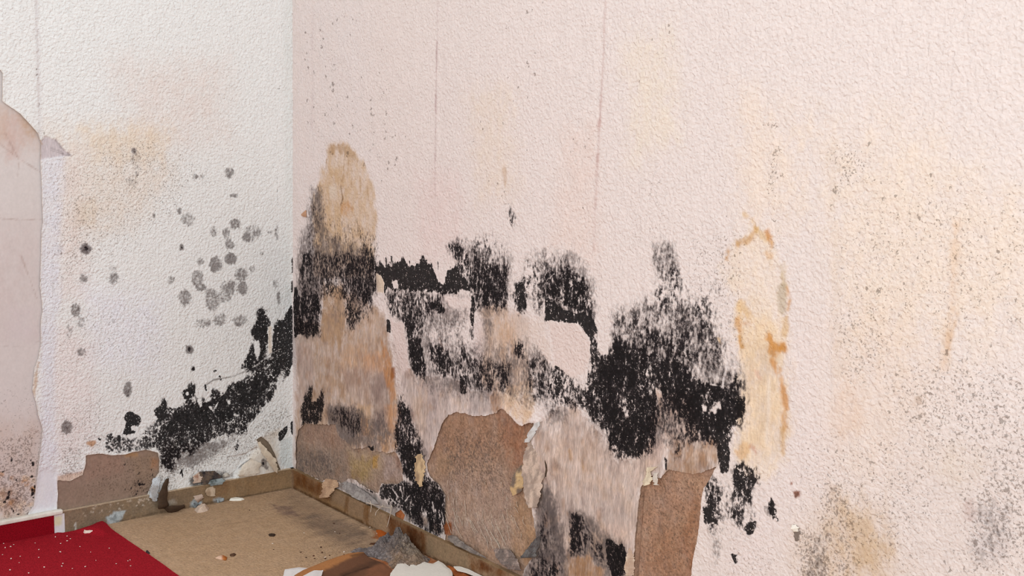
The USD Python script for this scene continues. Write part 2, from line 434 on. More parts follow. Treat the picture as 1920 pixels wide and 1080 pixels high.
R.paint('1700,820 2300,800 2300,1090 1720,1090', (220, 203, 196), .5, 70, 20)
R.paint('1470,600 1550,600 1560,900 1480,1000 1440,1080 1340,1090 1400,950 1480,860', (232, 214, 209), .6, 40, 10)
R.paint('1794,420 1788,520 1778,640 1770,690', (221, 184, 152), .55, 8, 5, line=3)
R.paint('1797,590 1780,650', (212, 172, 138), .5, 4, 4, line=2)
R.paint('1560,280 1570,500 1570,700', (214, 190, 170), .35, 10, 8, line=3)
for (x, y, rx, ry, c) in ((1820, 960, 10, 22, (196, 168, 160)), (1590, 770, 30, 60, (226, 196, 176)), (1860, 1000, 40, 50, (204, 190, 188)), (1800, 870, 50, 40, (222, 202, 186)), (1640, 1040, 40, 40, (206, 174, 140)), (948, 330, 5, 16, (196, 160, 130)), (1722, 748, 5, 7, (190, 160, 140))):
    R.paint([(x + rx * math.cos(t), y + ry * math.sin(t)) for t in np.linspace(0, 6.283, 9)[:-1]], c, .5, max(3, .4 * min(rx, ry)), 6)

# lengths of paper: stained seams
for s, a in (('822,-60 820,130', .24), ('820,80 818,210', .6), ('818,180 817,300', .4), ('817,280 817,420', .2)):
    R.paint(s, (174, 140, 138), a, 3, 2.0, line=1.2)
for s, a in (('1140,-60 1134,60', .5), ('1134,60 1126,230', .55), ('1128,180 1122,300', .6), ('1122,280 1117,400', .45), ('1118,380 1114,470', .3)):
    R.paint(s, (190, 150, 142), a, 4, 2.5, line=1.6)
R.paint('587,0 586,240', (200, 178, 176), .35, 5, 5, line=2)

# tan water stain above the black corner
R.paint('612,272 640,264 668,284 690,318 703,360 708,420 702,470 700,520 590,520 588,450 586,392 596,345 614,318', (207, 176, 146), .85, 7, 7)
R.paint('604,318 640,322 650,360 640,420 690,430 700,500 600,500 590,400', (200, 166, 130), .6, 14, 10)
R.paint('616,276 640,268 664,284 672,300 650,292 630,284 617,290', (176, 140, 104), .5, 4, 6)
for s in ('622,272 626,288', '634,268 640,290', '648,280 645,330 643,338', '613,300 612,318', '662,296 660,350', '676,320 678,370', '690,350 692,380', '655,300 652,330'):
    R.paint(s, (168, 132, 96), .55, 3, 3, line=1.2)
R.paint('640,350 642,362 644,372 640,384', (118, 86, 56), .8, 2.5, 1.5, line=2.0)
R.paint('640,384 655,378 662,392 650,405 640,400', (196, 146, 98), .7, 5, 4)
R.paint('618,350 632,345 634,372 620,374', (222, 206, 192), .6, 5, 3)

# brown wet field in the corner, below the black band
R.paint('556,600 600,612 640,540 690,560 726,600 736,680 746,740 748,800 740,860 700,880 556,880', (188, 156, 131), .9, 10, 10)
R.bare('558,600 600,612 640,550 690,570 726,600 736,680 750,760 780,860 740,910 556,900', .85, 6, 8, .8)
R.paint('556,640 580,640 590,700 570,760 556,770', (205, 178, 166), .8, 12, 8)
R.paint('606,540 645,535 648,600 640,640 604,640', (176, 142, 112), .8, 8, 8)
R.paint('640,650 680,640 690,690 640,700', (202, 164, 134), .8, 14, 8)
R.paint('678,665 720,660 722,700 684,702', (208, 158, 122), .7, 10, 6)
R.paint('640,690 690,690 720,700 726,740 690,760 650,730', (168, 140, 126), .75, 10, 8)
R.paint('690,700 730,705 735,765 700,765', (150, 128, 120), .7, 10, 8)
R.paint('716,640 724,640 736,690 742,740 734,760 722,700', (192, 132, 82), .75, 5, 4)
R.paint('733,690 742,686 742,706 735,712', (150, 88, 40), .8, 3, 3)
R.paint('736,640 756,640 768,700 780,760 775,800 758,770 744,720', (208, 186, 176), .9, 6, 6)
R.paint('670,760 700,760 690,800 672,790', (208, 172, 140), .8, 6, 5)
R.paint('722,760 752,760 752,800 730,815 722,790', (200, 148, 108), .8, 6, 5)
R.paint('676,785 690,785 692,818 678,815', (200, 150, 108), .8, 4, 4)
R.paint('655,725 680,722 685,750 660,752', (206, 182, 168), .6, 6, 6)
R.paint('705,820 735,812 745,838 720,850', (196, 150, 112), .7, 6, 5)
R.paint('700,770 728,765 726,800 700,810', (120, 102, 100), .7, 8, 6)

# backing paper left of and around the large bare patch
R.paint('752,700 800,705 860,715 880,735 930,735 955,760 930,775 845,778 822,812 806,868 790,860 776,800', (203, 182, 173), .95, 8, 8)
R.bare('745,690 800,704 862,716 882,735 940,735 962,770 930,780 830,790 806,870 785,870 770,790', .95, 5, 7)
R.paint('790,720 830,720 820,790 795,800', (186, 166, 160), .6, 12, 10)
R.paint('770,740 790,740 800,800 785,820', (214, 186, 166), .6, 8, 8)
R.paint('880,725 920,725 918,776 885,776', (178, 164, 160), .7, 10, 8)
R.paint('915,740 945,735 950,772 925,775', (170, 120, 76), .7, 7, 8)
R.paint('930,735 965,720 1000,715 1005,770 985,798 972,785 950,770', (222, 188, 158), .9, 8, 7)
R.paint('905,572 945,568 985,600 990,660 1000,720 960,740 905,720 895,650', (196, 162, 136), .75, 12, 10)
R.paint('912,575 930,570 932,590 916,596', (212, 178, 152), .7, 5, 4)
R.paint('935,600 970,600 965,660 935,650', (208, 166, 130), .6, 12, 8)
R.bare('905,572 985,590 1000,720 960,740 900,720', .55, 10, 8, .5)
R.paint('960,590 1020,600 1040,680 1000,700 975,650', (222, 200, 188), .7, 10, 8)
R.paint('886,600 908,596 912,640 905,680 888,690', (224, 204, 198), .8, 5, 5)
R.paint('826,552 884,552 886,600 830,596', (226, 206, 198), .8, 5, 5)
R.paint('825,635 832,655', (170, 110, 70), .6, 3, 2, line=2)

# backing paper between the two bare patches
R.paint('1004,800 1040,768 1076,756 1102,790 1132,818 1156,866 1200,862 1232,800 1252,840 1238,905 1200,918 1196,1000 1186,1090 985,1090 1004,1000 1004,900', (208, 184, 172), .95, 8, 8)
R.bare('1004,800 1040,768 1076,756 1102,790 1132,818 1156,866 1200,862 1232,800 1252,840 1238,905 1200,918 1196,1000 1186,1090 985,1090 1004,1000 1004,900', .97, 5, 7)
R.paint('1020,840 1080,830 1120,850 1130,900 1040,900', (220, 192, 174), .6, 25, 12)
R.paint('1004,800 1240,800 1240,905 1186,1090 1004,1090', (190, 162, 146), .35, 12, 14)
R.paint('1005,960 1060,930 1130,930 1195,920 1190,1010 1130,1000 1080,960 1030,1000', (196, 176, 168), .6, 20, 12)
R.paint('1130,985 1190,980 1186,1020 1150,1015', (216, 188, 174), .7, 10, 6)
for s in ('1068,846 1070,860', '1092,866 1094,880'):
    R.paint(s, (196, 152, 108), .6, 4, 3, line=3)
R.paint('1210,820 1235,740 1250,760 1240,860 1222,880', (206, 178, 166), .8, 8, 8)
R.bare('1228,740 1300,745 1310,830 1250,850 1232,880 1215,860', .8, 8, 8)
R.paint('1232,740 1300,745 1330,830 1260,850', (186, 152, 132), .75, 14, 10)
R.paint('1270,830 1340,826 1350,870 1310,910 1250,900 1250,860', (166, 130, 104), .9, 8, 8)
R.bare('1262,826 1348,826 1350,880 1320,910 1240,905', 1, 5, 6)

# ochre water stain
OCHRE = '1412,408 1424,440 1448,452 1466,490 1480,540 1476,600 1466,650 1478,720 1476,800 1470,870 1440,900 1400,890 1372,850 1386,740 1384,640 1378,560 1352,500 1368,462 1395,445'
R.paint(OCHRE, (236, 212, 190), .7, 8, 9)
R.paint('1384,580 1466,600 1474,760 1464,860 1390,860 1388,680', (234, 203, 168), .75, 22, 12)
R.bare('1384,640 1470,660 1476,780 1466,870 1384,870 1380,760', .5, 12, 8, .35)
for s, c, a, wd in (('1398,402 1412,412 1418,432', (214, 172, 120), .6, 3), ('1418,430 1410,446 1398,452 1386,458', (206, 158, 104), .7, 6), ('1420,432 1436,448', (222, 184, 134), .6, 6),
                    ('1440,434 1443,446', (206, 140, 74), .8, 3), ('1446,452 1449,460', (206, 148, 84), .8, 3), ('1366,470 1364,486', (196, 142, 80), .7, 6), ('1384,455 1392,450', (196, 150, 96), .6, 4),
                    ('1438,476 1446,480', (220, 176, 134), .6, 4), ('1466,500 1470,530', (206, 180, 146), .7, 7), ('1478,540 1482,560 1478,580', (206, 150, 96), .75, 4), ('1466,540 1468,580', (182, 162, 136), .6, 11),
                    ('1392,570 1402,590', (222, 178, 120), .6, 12), ('1384,602 1388,618', (212, 156, 98), .7, 6), ('1398,606 1406,608', (206, 150, 110), .7, 4), ('1388,632 1390,648', (200, 142, 70), .8, 3),
                    ('1348,634 1352,642', (220, 170, 90), .7, 3), ('1442,632 1452,648 1460,654', (206, 140, 66), .85, 6), ('1446,655 1452,664', (206, 142, 72), .8, 6), ('1468,648 1472,656', (200, 134, 60), .85, 5),
                    ('1476,600 1472,622', (216, 178, 134), .7, 8), ('1450,680 1456,700', (204, 136, 66), .75, 6), ('1462,692 1466,712', (210, 150, 90), .6, 6), ('1466,724 1472,742 1476,760', (204, 138, 70), .8, 7),
                    ('1470,778 1472,800', (206, 150, 92), .7, 6), ('1466,806 1470,850', (204, 160, 110), .6, 6), ('1412,840 1418,848', (178, 96, 76), .6, 5), ('1420,700 1424,706', (226, 180, 158), .6, 6), ('1398,840 1386,850', (226, 180, 130), .6, 10)):
    R.paint(s, c, a, 3.5, 5, line=wd * .7)
R.paint('1442,712 1442,760 1438,830', (238, 222, 210), .6, 4, 2, line=2)

# paper's pink face left standing inside the black
ISLE = '1000,596 1022,604 1036,601 1050,607 1080,606 1088,612 1096,622 1103,630 1106,645 1106,668 1101,696 1090,702 1070,704 1050,688 1030,680 1006,640'
R.paint('1030,604 1080,606 1096,622 1106,645 1106,668 1100,700 1070,706 1040,690', (226, 204, 195), .9, 4, 3)
R.paint('706,512 716,516 721,530 720,548 708,548', (220, 196, 172), .9, 2, 2)

# ---- black mould of the right wall
R.black('566,478 600,470 640,475 700,470 712,500 706,560 690,600 655,620 640,560 606,560 600,634 562,630 560,520', .55, 8, 9)
R.grey('588,350 606,360 610,420 600,480 572,490 572,430 580,390', .75, 9, 8)
R.black('588,370 604,370 606,420 596,470 576,480 572,430', .42, 10, 8)
R.black('605,400 690,400 702,470 600,480', .30, 18, 10)
R.black('576,330 600,340 640,400 600,410 580,380', .22, 14, 10)
R.black('672,430 705,440 712,490 670,480', .45, 10, 9)
R.black('566,474 582,470 584,500 566,504', .9, 5, 4)
R.black('622,478 640,470 652,480 650,505 625,508', .7, 7, 8)
R.black('650,484 702,478 710,520 706,560 684,572 660,550 645,530', .72, 7, 9)
R.grey('563,512 604,508 606,560 568,562', .9, 8, 8)
R.black('564,556 600,552 602,632 570,634 562,600', .78, 6, 8)
R.black('645,540 660,545 660,612 648,612', .75, 5, 7)
R.black('654,600 668,612 666,625 652,615', .7, 5, 5)
R.black('552,538 558,540 564,560 560,600 556,632 552,634', .9, 3, 4)
R.black('553,584 566,590 572,628 555,632', .85, 4, 5)
R.grey('600,560 650,640 690,600 700,560', .25, 15, 10)
# the band
R.black('704,500 718,493 728,499 744,488 757,485 768,497 780,501 793,480 806,493 813,508 824,527 832,531 840,504 855,500 866,520 886,530 886,551 867,546 844,550 813,549 783,546 753,546 737,540 722,546 706,520', 1.0, 4.2, 9)
R.black('855,500 900,500 952,560 940,580 905,575 886,552', .8, 8, 7)
for x, y in ((725, 485), (735, 482), (738, 490), (788, 488), (769, 490), (748, 484), (757, 482), (713, 490), (845, 500), (822, 490)):
    R.black(f'{x},{y} {x + 1},{y + 16}', .95, 2.5, 2.5, line=2)
R.clear('706,512 716,516 721,530 720,548 708,548', .95, 2, 2)
R.clear('737,528 746,524 748,540 740,541', .95, 2, 2)
R.black('720,545 780,545 830,548 828,580 800,600 790,650 770,660 764,640 752,600 730,598 726,580', .62, 6, 7)
R.black('724,596 735,600 733,624 726,622', .95, 3, 3)
R.black('757,596 772,600 790,640 802,690 796,712 782,706 768,680', .88, 5, 6)
R.black('800,648 826,645 848,660 852,704 834,714 812,700', .72, 5, 7)
R.black('812,568 826,566 836,578 834,590 822,586', .9, 3, 5)
R.clear('731,598 744,604 756,604 764,650 768,700 756,704 742,650', .97, 3, 3)
R.paint('731,598 744,604 756,604 764,650 768,700 756,704 742,650', (222, 200, 192), .9, 3, 3)
R.clear('836,556 884,556 886,576 850,582', .9, 4, 5)
R.black('790,590 886,580 888,660 850,690 800,660', .30, 8, 8)
R.black('882,552 892,556 890,612 883,612', .85, 3, 4)
R.black('884,556 912,560 905,580 886,580', .65, 5, 6)
R.black('878,612 890,608 892,640 884,642', .5, 4, 4)
R.grey('905,576 922,580 924,625 908,640', .7, 6, 6)
R.black('860,640 900,660 960,680 960,742 880,735 848,710 850,670', .54, 10, 8)
R.grey('740,640 800,620 900,650 985,640 1010,760 930,745 860,745 780,715', .6, 16, 10)
R.grey('560,450 596,405 618,440 690,466 714,520 700,580 660,570 642,530 606,522 602,600 580,632 556,632', .74, 12, 10)
R.paint('560,476 700,478 712,540 680,580 650,560 640,528 606,524 600,630 556,632', (140, 120, 110), .6, 12, 10)
R.paint('606,530 645,528 650,600 640,650 604,640', (184, 150, 120), .8, 7, 8)
R.grey('720,540 880,545 880,600 800,640 760,620', .6, 14, 10)
R.grey('870,470 960,480 950,590 890,575', .75, 14, 10)
R.grey('1000,480 1080,470 1120,540 1116,600 1020,570', .65, 14, 10)
R.grey('1150,600 1290,560 1390,690 1400,790 1330,830 1240,830 1150,860 1090,760', .7, 20, 10)
R.black('860,700 876,702 876,738 864,738', .8, 4, 5)
R.black('942,700 958,704 956,738 944,738', .65, 5, 6)
R.black('964,640 984,644 984,676 968,672', .8, 5, 6)
R.grey('985,650 1030,655 1036,750 1000,750 986,700', .7, 10, 8)
R.black('988,664 1028,664 1034,752 1004,752 988,720', .6, 8, 8)
R.black('1016,636 1032,640 1034,660 1022,662', .55, 4, 4)
R.black('930,600 990,620 980,680 940,690', .2, 14, 8)
# fan of mould left of centre
R.black('834,462 848,450 866,456 876,478 884,500 866,500 850,480', .88, 7, 6)
R.grey('832,458 860,446 900,450 890,500 850,490', .5, 10, 8)
R.black('850,450 900,436 950,440 958,500 956,560 930,580 900,540 876,500', .40, 12, 8)
R.black('890,480 950,500 956,560 945,585 915,580 905,560 880,530', .74, 8, 8)
R.black('925,430 950,432 948,470 930,470', .22, 10, 8)
R.black('946,384 960,380 966,400 968,424 956,424 946,404', .66, 5, 6)
R.black('945,380 958,382 966,408 956,410', .4, 4, 4)
# mould right of centre
R.black('984,480 1010,490 1030,470 1050,466 1066,480 1080,500 1110,520 1118,560 1116,620 1080,600 1020,560 990,500', .42, 9, 8)
R.grey('984,474 996,478 1010,488 1040,470 1060,472 1112,520 1116,600 1020,540', .4, 10, 8)
R.black('1020,520 1034,496 1050,505 1068,492 1080,505 1100,524 1112,550 1113,590 1080,590 1060,580 1024,560', .84, 7, 8)
R.black('1024,556 1040,562 1056,578 1076,586 1096,584 1108,592 1120,608 1122,624 1110,640 1096,620 1084,607 1050,606 1036,601 1023,604', 1.0, 3, 3)
R.black('1098,600 1122,610 1128,650 1118,700 1104,700 1108,640', .72, 5, 6)
R.black('964,530 986,524 990,570 984,588 968,586 962,560', .9, 5, 6)
R.black('984,490 1020,490 1024,560 990,560 978,520', .5, 9, 8)
R.black('995,575 1022,560 1026,604 1006,590', .5, 6, 6)
R.clear(ISLE, .92, 2.5, 2)
for x, y in ((1023, 641), (1030, 652), (1024, 660), (1031, 660), (1047, 680), (1045, 688), (1022, 650)):
    R.spot(x, y, 3, 6, .95, 0, 2)
for x in range(1034, 1078, 4):
    R.clear(f'{x},{556 + (x - 1034) * .55} {x + 3},{568 + (x - 1034) * .45}', .6, 1.5, 1, line=.5)
R.clear('1076,582 1078,600', .45, 2, 1, line=1)
# the great patch
R.black('1090,760 1100,716 1110,690 1128,664 1144,648 1162,634 1192,645 1224,660 1246,664 1264,670 1302,690 1314,718 1352,712 1380,718 1398,748 1398,780 1380,806 1370,838 1348,842 1320,826 1296,800 1250,760 1236,740 1230,800 1222,846 1200,852 1176,858 1154,864 1138,820 1110,784', .90, 6, 8)
R.black('1112,690 1150,660 1220,676 1230,720 1220,800 1190,830 1150,800 1110,760', .97, 9, 8)
R.black('1236,680 1310,700 1330,730 1300,750 1250,740', .93, 7, 8)
R.black('1300,745 1390,740 1396,790 1370,830 1330,826', .9, 8, 8)
R.clear('1158,726 1182,736 1184,770 1164,772', .3, 8, 8)
R.clear('1190,690 1235,690 1236,740 1196,744', .26, 8, 8)
R.black('1228,735 1310,744 1310,826 1290,840 1250,830 1232,820', .48, 8, 8)
R.grey('1232,740 1310,744 1310,826 1250,830', .4, 8, 8)
R.black('1146,584 1190,572 1222,560 1226,520 1224,470 1244,450 1262,456 1276,490 1290,540 1330,560 1350,620 1388,700 1380,720 1310,700 1246,664 1190,644 1148,650', .45, 8, 8)
R.grey('1150,580 1226,560 1280,560 1330,640 1300,690 1190,640 1148,640', .55, 12, 8)
R.grey('1226,462 1246,450 1264,460 1276,500 1256,530 1228,520', .75, 9, 7)
R.black('1228,470 1250,460 1262,480 1258,510 1230,512', .42, 9, 7)
R.black('1180,600 1300,620 1320,690 1240,664 1180,640', .62, 12, 8)
R.black('1228,556 1250,552 1256,580 1230,584', .5, 6, 7)
R.black('1270,500 1330,500 1380,580 1394,680 1340,690 1290,600', .26, 16, 10)
R.black('1340,508 1352,510 1358,550 1344,552', .36, 6, 6)
R.grey('1342,515 1356,520 1356,548 1344,550', .5, 6, 6)
R.black('1345,690 1395,700 1406,740 1404,790 1390,800 1380,740', .5, 7, 7)
R.black('1034,690 1046,682 1056,690 1062,736 1046,744 1034,726', .85, 5, 6)
R.black('1050,704 1078,704 1096,740 1104,764 1080,770 1040,762 1024,740 1030,720', .66, 6, 7)
R.grey('1020,750 1070,755 1066,790 1024,796', .65, 8, 8)
R.black('1020,750 1060,756 1056,784 1022,790', .4, 7, 7)
R.clear('1122,596 1142,600 1146,640 1140,664 1128,666 1122,640', .95, 3, 4)
R.paint('1355,724 1334,720', (206, 194, 188), .9, 1.5, 1, line=.8)
R.clear('1355,724 1334,720', 1, 1.5, 1, line=.8)
R.paint('1366,676 1360,700 1356,724', (204, 192, 190), .9, 2, 1.5, line=2)
R.clear('1368,650 1366,676 1360,700 1356,724', 1, 2, 1.5, line=2)
R.clear('1310,690 1310,732', .7, 2, 1.5, line=1)
for x, y in ((1340, 768), (1322, 766), (1347, 760), (1236, 738)):
    R.clear([(x - 5, y - 8), (x + 5, y - 5), (x + 6, y + 7), (x - 4, y + 6)], .9, 3, 2)
# below and right of it
R.black('1274,800 1346,800 1350,836 1320,836 1290,830', .7, 7, 8)
R.black('1345,816 1366,816 1372,850 1370,886 1352,888 1346,850', .97, 4, 6)
R.black('1258,838 1284,836 1282,866 1262,868', .6, 6, 7)
R.black('1245,856 1252,860 1252,880 1248,880', .85, 3, 3)
R.black('1372,866 1400,872 1424,880 1424,908 1404,916 1396,936 1374,936 1370,900', .8, 5, 7)
R.black('1356,910 1410,905 1418,960 1416,990 1400,1000 1380,990 1362,960', .56, 6, 7)
R.clear('1400,940 1414,950 1406,975 1392,970', .5, 4, 4)
R.black('1318,890 1352,886 1356,960 1352,1000 1336,996 1322,965', .64, 6, 7)
R.black('1320,950 1338,948 1336,982 1322,978', .9, 4, 4)
R.black('1400,975 1418,978 1412,1000 1402,1002', .9, 3, 4)
R.black('1440,944 1448,934 1454,946 1460,958 1460,976 1450,972 1444,964', .9, 3, 4)
R.grey('1436,952 1446,938 1452,970 1440,968', .7, 3, 4)
R.black('1371,1036 1377,1040 1384,1038 1384,1050 1380,1056 1374,1048', .85, 2, 2)
R.grey('1340,1000 1352,1000 1352,1060 1342,1060', .45, 5, 5)
R.black('1452,880 1464,882 1460,910 1450,910', .42, 5, 5)
R.black('1466,820 1470,860 1464,890', .3, 6, 6, line=4)
# bottom centre
R.paint('1064,962 1092,956 1110,975 1134,1005 1176,1020 1184,1092 1130,1092 1108,1050 1066,1046', (128, 110, 102), .75, 8, 8)
R.grey('1066,964 1092,958 1134,1005 1176,1020 1180,1090 1130,1090 1104,1048 1066,1046', .7, 9, 8)
R.black('1066,964 1084,960 1100,980 1104,1004 1100,1044 1068,1046 1064,1010', .72, 5, 7)
R.black('1084,960 1092,958 1106,990 1128,1020 1142,1052 1130,1064 1116,1052 1100,1010', .62, 5, 6)
R.grey('1098,974 1120,974 1128,1000 1112,1002', .8, 5, 5)
R.black('1138,1012 1150,1012 1176,1024 1178,1078 1150,1085 1136,1060', .92, 4, 6)
R.paint('1000,900 1030,915 1046,980 1062,1040 1066,1092 975,1092 998,1040 1004,980', (104, 92, 90), .9, 9, 8)
R.black('1005,930 1036,950 1044,1000 1060,1040 1062,1090 985,1090 1000,1040 1008,980', .34, 8, 8)
R.grey('1008,900 1040,930 1060,1000 1060,1060 1000,1060', .6, 12, 10)
R.black('1014,946 1030,955 1034,1020 1010,1040 1008,990', .5, 7, 7)
R.black('1000,1046 1052,1050 1060,1090 985,1090', .62, 6, 7)
R.paint('1070,1046 1108,1042 1120,1060 1136,1066 1130,1090 1066,1090', (164, 124, 92), .9, 5, 5)
R.clear('1070,1046 1108,1042 1120,1060 1136,1066 1130,1090 1066,1090', .9, 4, 4)
for s in ('1104,990 1128,1018', '1106,1016 1124,1042', '1082,1030 1078,1044', '1070,1030 1080,1040', '1118,1050 1132,1058', '1090,1000 1096,1030'):
    R.clear(s, .8, 1.6, 2, line=1)
# lower left
R.black('562,772 570,740 578,722 588,720 594,752 603,728 609,742 606,780 590,806 566,812', .85, 5, 6)
R.clear('588,724 594,730 594,752 586,752', .9, 3, 2)
R.grey('612,756 660,760 684,780 680,832 650,836 616,800', 1.0, 6, 8)
R.black('614,760 672,762 682,800 676,828 646,820 620,790', .52, 6, 8)
R.grey('660,790 720,780 740,830 700,844 664,836', .65, 8, 8)
R.black('700,764 728,770 722,802 702,800', .32, 8, 7)
R.black('748,740 760,742 776,790 786,812 800,866 800,900 770,910 752,880 740,830 744,790', .70, 6, 7)
R.grey('746,740 776,780 800,850 800,900 760,900 740,820', .6, 8, 7)
R.black('750,824 784,834 788,890 770,900 756,880', .97, 5, 6)
R.black('740,794 752,800 752,846 742,838', .8, 5, 5)
R.black('690,836 702,836 700,846 692,846', .9, 3, 3)
R.black('660,896 690,904 706,920 700,926 680,912', .7, 4, 4)
R.black('713,908 740,900 760,904 800,890 824,902 838,930 842,990 820,1010 780,985 760,960 730,945 712,930', .88, 5, 6)
R.grey('750,900 840,900 846,1000 790,990', .8, 6, 6)
R.clear('790,960 802,956 806,990 794,992', .5, 4, 4)
for s in ('738,918 746,930 742,944', '752,912 756,930', '722,940 734,934 744,944', '768,930 760,940', '776,925 780,940', '797,956 800,985', '830,960 836,990', '812,940 814,960'):
    R.paint(s, (196, 186, 182), .8, 2, 2, line=1.2); R.clear(s, .85, 2, 2, line=1.2)
R.paint('640,900 700,925 730,945 790,965 846,1000 846,1012 700,950 640,915', (158, 148, 142), .85, 6, 5)
R.bare('640,900 700,925 730,945 790,965 846,1000 846,1012 700,950 640,915', 1, 6, 5)
R.grey('556,850 640,880 700,920 690,940 620,915 560,880', .35, 10, 8)

# ---- specks
R.speck('560,20 700,10 740,160 740,300 600,310 566,240', .15, 30)
rng = random.Random(12)
for n_, (x0, y0, x1, y1) in ((34, (570, 20, 720, 150)), (80, (575, 150, 735, 310)), (26, (690, 240, 770, 340)), (30, (940, 0, 1020, 260)), (16, (1180, 30, 1290, 180)), (40, (1290, 400, 1400, 600)), (26, (1555, 265, 1650, 360)),
                             (60, (1560, 300, 1920, 560)), (70, (1640, 640, 1920, 860)), (70, (1500, 830, 1800, 1080)), (60, (1800, 820, 1920, 1080)), (24, (900, 200, 1110, 400))):
    for _ in range(n_):
        a = rng.uniform(.8, 1.9)
        R.spot(rng.uniform(x0, x1), rng.uniform(y0, y1), a * .8, a * rng.uniform(1, 1.8), rng.uniform(.5, 1), 2, .9)
R.speck('1425,228 1466,228 1466,240 1425,240', .46, 5, 4)
R.speck('1448,276 1462,276 1464,330 1440,380 1440,310', .44, 9, 6)
R.speck('1440,330 1465,330 1470,560 1440,450', .26, 14)
R.speck('1555,270 1600,255 1640,285 1630,350 1560,360', .33, 18)
R.speck('1550,360 1720,330 2300,330 2300,640 1760,660 1560,700', .235, 50)
R.speck('1570,560 1660,560 1680,700 1590,720 1560,640', .36, 30)
R.speck('1640,680 1780,660 2300,700 2300,900 1700,880', .37, 50)
R.speck('1840,800 2300,760 2300,1090 1800,1090 1790,960', .42, 40)
R.speck('1500,820 1740,800 1790,960 1700,1090 1490,1090', .285, 50)
R.speck('1540,900 1600,900 1610,1090 1530,1090', .46, 14)
R.speck('1495,980 1540,1000 1550,1090 1490,1090', .5, 12)
R.speck('1290,430 1400,440 1400,700 1300,560', .28, 25)
R.speck('1180,330 1250,320 1260,450 1190,470', .18, 25)
R.speck('1360,960 1440,1000 1480,1080 1350,1090', .22, 20)
R.speck('830,820 960,810 970,940 840,920', .0, 20)
R.black('1576,1000 1590,990 1606,1010 1600,1050 1580,1050', .38, 8, 7)
R.grey('1520,1010 1545,1000 1550,1090 1515,1090', .5, 8, 8)
R.grey('1830,950 1880,940 1890,1040 1840,1050', .3, 20, 8)
R.black('1810,940 1816,950 1830,970 1822,985', .35, 6, 6)
R.black('1484,1010 1500,1020 1502,1040 1490,1040', .3, 4, 4)
for x, y, rx, ry, d in ((1495, 927, 4, 5, .9), (1743, 968, 3, 4, .7), (1812, 358, 3, 4, .4), (1594, 345, 3, 3, .8), (1565, 337, 3, 3, .6), (1561, 386, 4, 5, .5), (888, 264, 5, 7, .35), (1895, 1030, 8, 20, .3), (1700, 1060, 10, 14, .3)):
    R.spot(x, y, rx, ry, d, 2)
R.paint('1489,922 1500,920 1502,930 1492,934', (134, 70, 44), .9, 2, 2)
R.paint('1483,904 1487,903 1487,908 1483,908', (150, 84, 56), .9, 1.5, 1)

# ---- holes torn through to the plaster: (outline, raggedness)
HOLES_R = [
    ('841,778 858,772 874,775 892,781 910,779 931,774 944,764 953,772 964,783 972,792 980,798 992,794 1004,792 1010,800 1000,830 992,860 986,890 988,920 998,948 1004,990 1008,1020 996,1050 986,1064 980,1090 '
     '955,1100 915,1064 875,1038 836,1014 836,960 836,930 822,905 806,893 801,870 812,846 822,815 830,796', 2.2),
    ('1204,912 1216,890 1240,896 1256,880 1300,890 1330,880 1346,874 1330,900 1320,915 1316,950 1312,985 1308,1013 1300,1050 1296,1090 1186,1090 1192,1030 1198,969', 1.8),
    ('562,806 572,792 600,796 630,795 634,815 650,828 664,842 690,838 700,848 716,846 728,850 742,846 754,868 758,900 744,908 718,906 712,925 690,915 660,896 640,905 600,900 556,880 556,830', 2.5),
    ('1025,854 1031,872 1031,881 1027,894 1024,894 1027,880 1027,872', .3),
    ('742,962 752,955 760,966 754,985 742,980', 1.2), ('832,984 840,982 843,1000 834,1002', 1.0),
]


def torn(S, holes):
    """Positive inside any of the holes, in metres."""
    out = np.full(S.U.shape, -0.05)
    for s, w in holes:
        P = S.poly(s); sl = S.window(P, 0.045)
        out[sl] = np.maximum(out[sl], S.sd(P, sl) + w * (S.w1[sl] * .6 + S.w2[sl] * .7) * MM)
    return out


R.settle(); R.weather()
OUT_R = torn(R, HOLES_R)
edge = ss(-2.2 * MM, 0, OUT_R)[..., None] * np.clip(.3 + .35 * R.w0, 0, .6)[..., None]
R.tint = R.tint * (1 - edge) + lin((200, 172, 150)) * edge
R.mold *= 1 - edge
# sheet: the face stands a little over the backing, bulges, and lifts along its torn edges
R.h += PAPER_H * (0.35 + 0.65 * R.surf[..., 0]) + 0.0009 * R.w0 + 0.0004 * R.w1
R.h += ss(-14 * MM, 0, OUT_R) * np.clip(0.6 + 0.8 * R.w0, 0, 2) * 0.0022
R.lift('1010,800 1040,790 1050,870 1030,900 1000,880 995,830', 0.006, 14, 4)
R.lift('1160,900 1200,905 1196,1090 1160,1090', 0.004, 16, 4)
R.lift('930,760 1000,730 1010,792 975,798', 0.003, 10, 4)
R.h = np.maximum(R.h, 0.0008)

wall_r = thing('wall_right', 'pinkish papered wall with a great black mould stain and bare brown patches', 'wall', kind='structure')
seams = [0.0, 0.12 * K, 0.723 * K, 1.3245 * K, 1.926 * K, 2.53 * K]
seam_cols = [int(np.argmin(np.abs(R.us - s))) for s in seams] + [len(R.us) - 1]
for a, b in zip(seam_cols[:-1], seam_cols[1:]):
    R.build('wallpaper_length', PAPER, wall_r, cols=(a, b), outside=OUT_R)

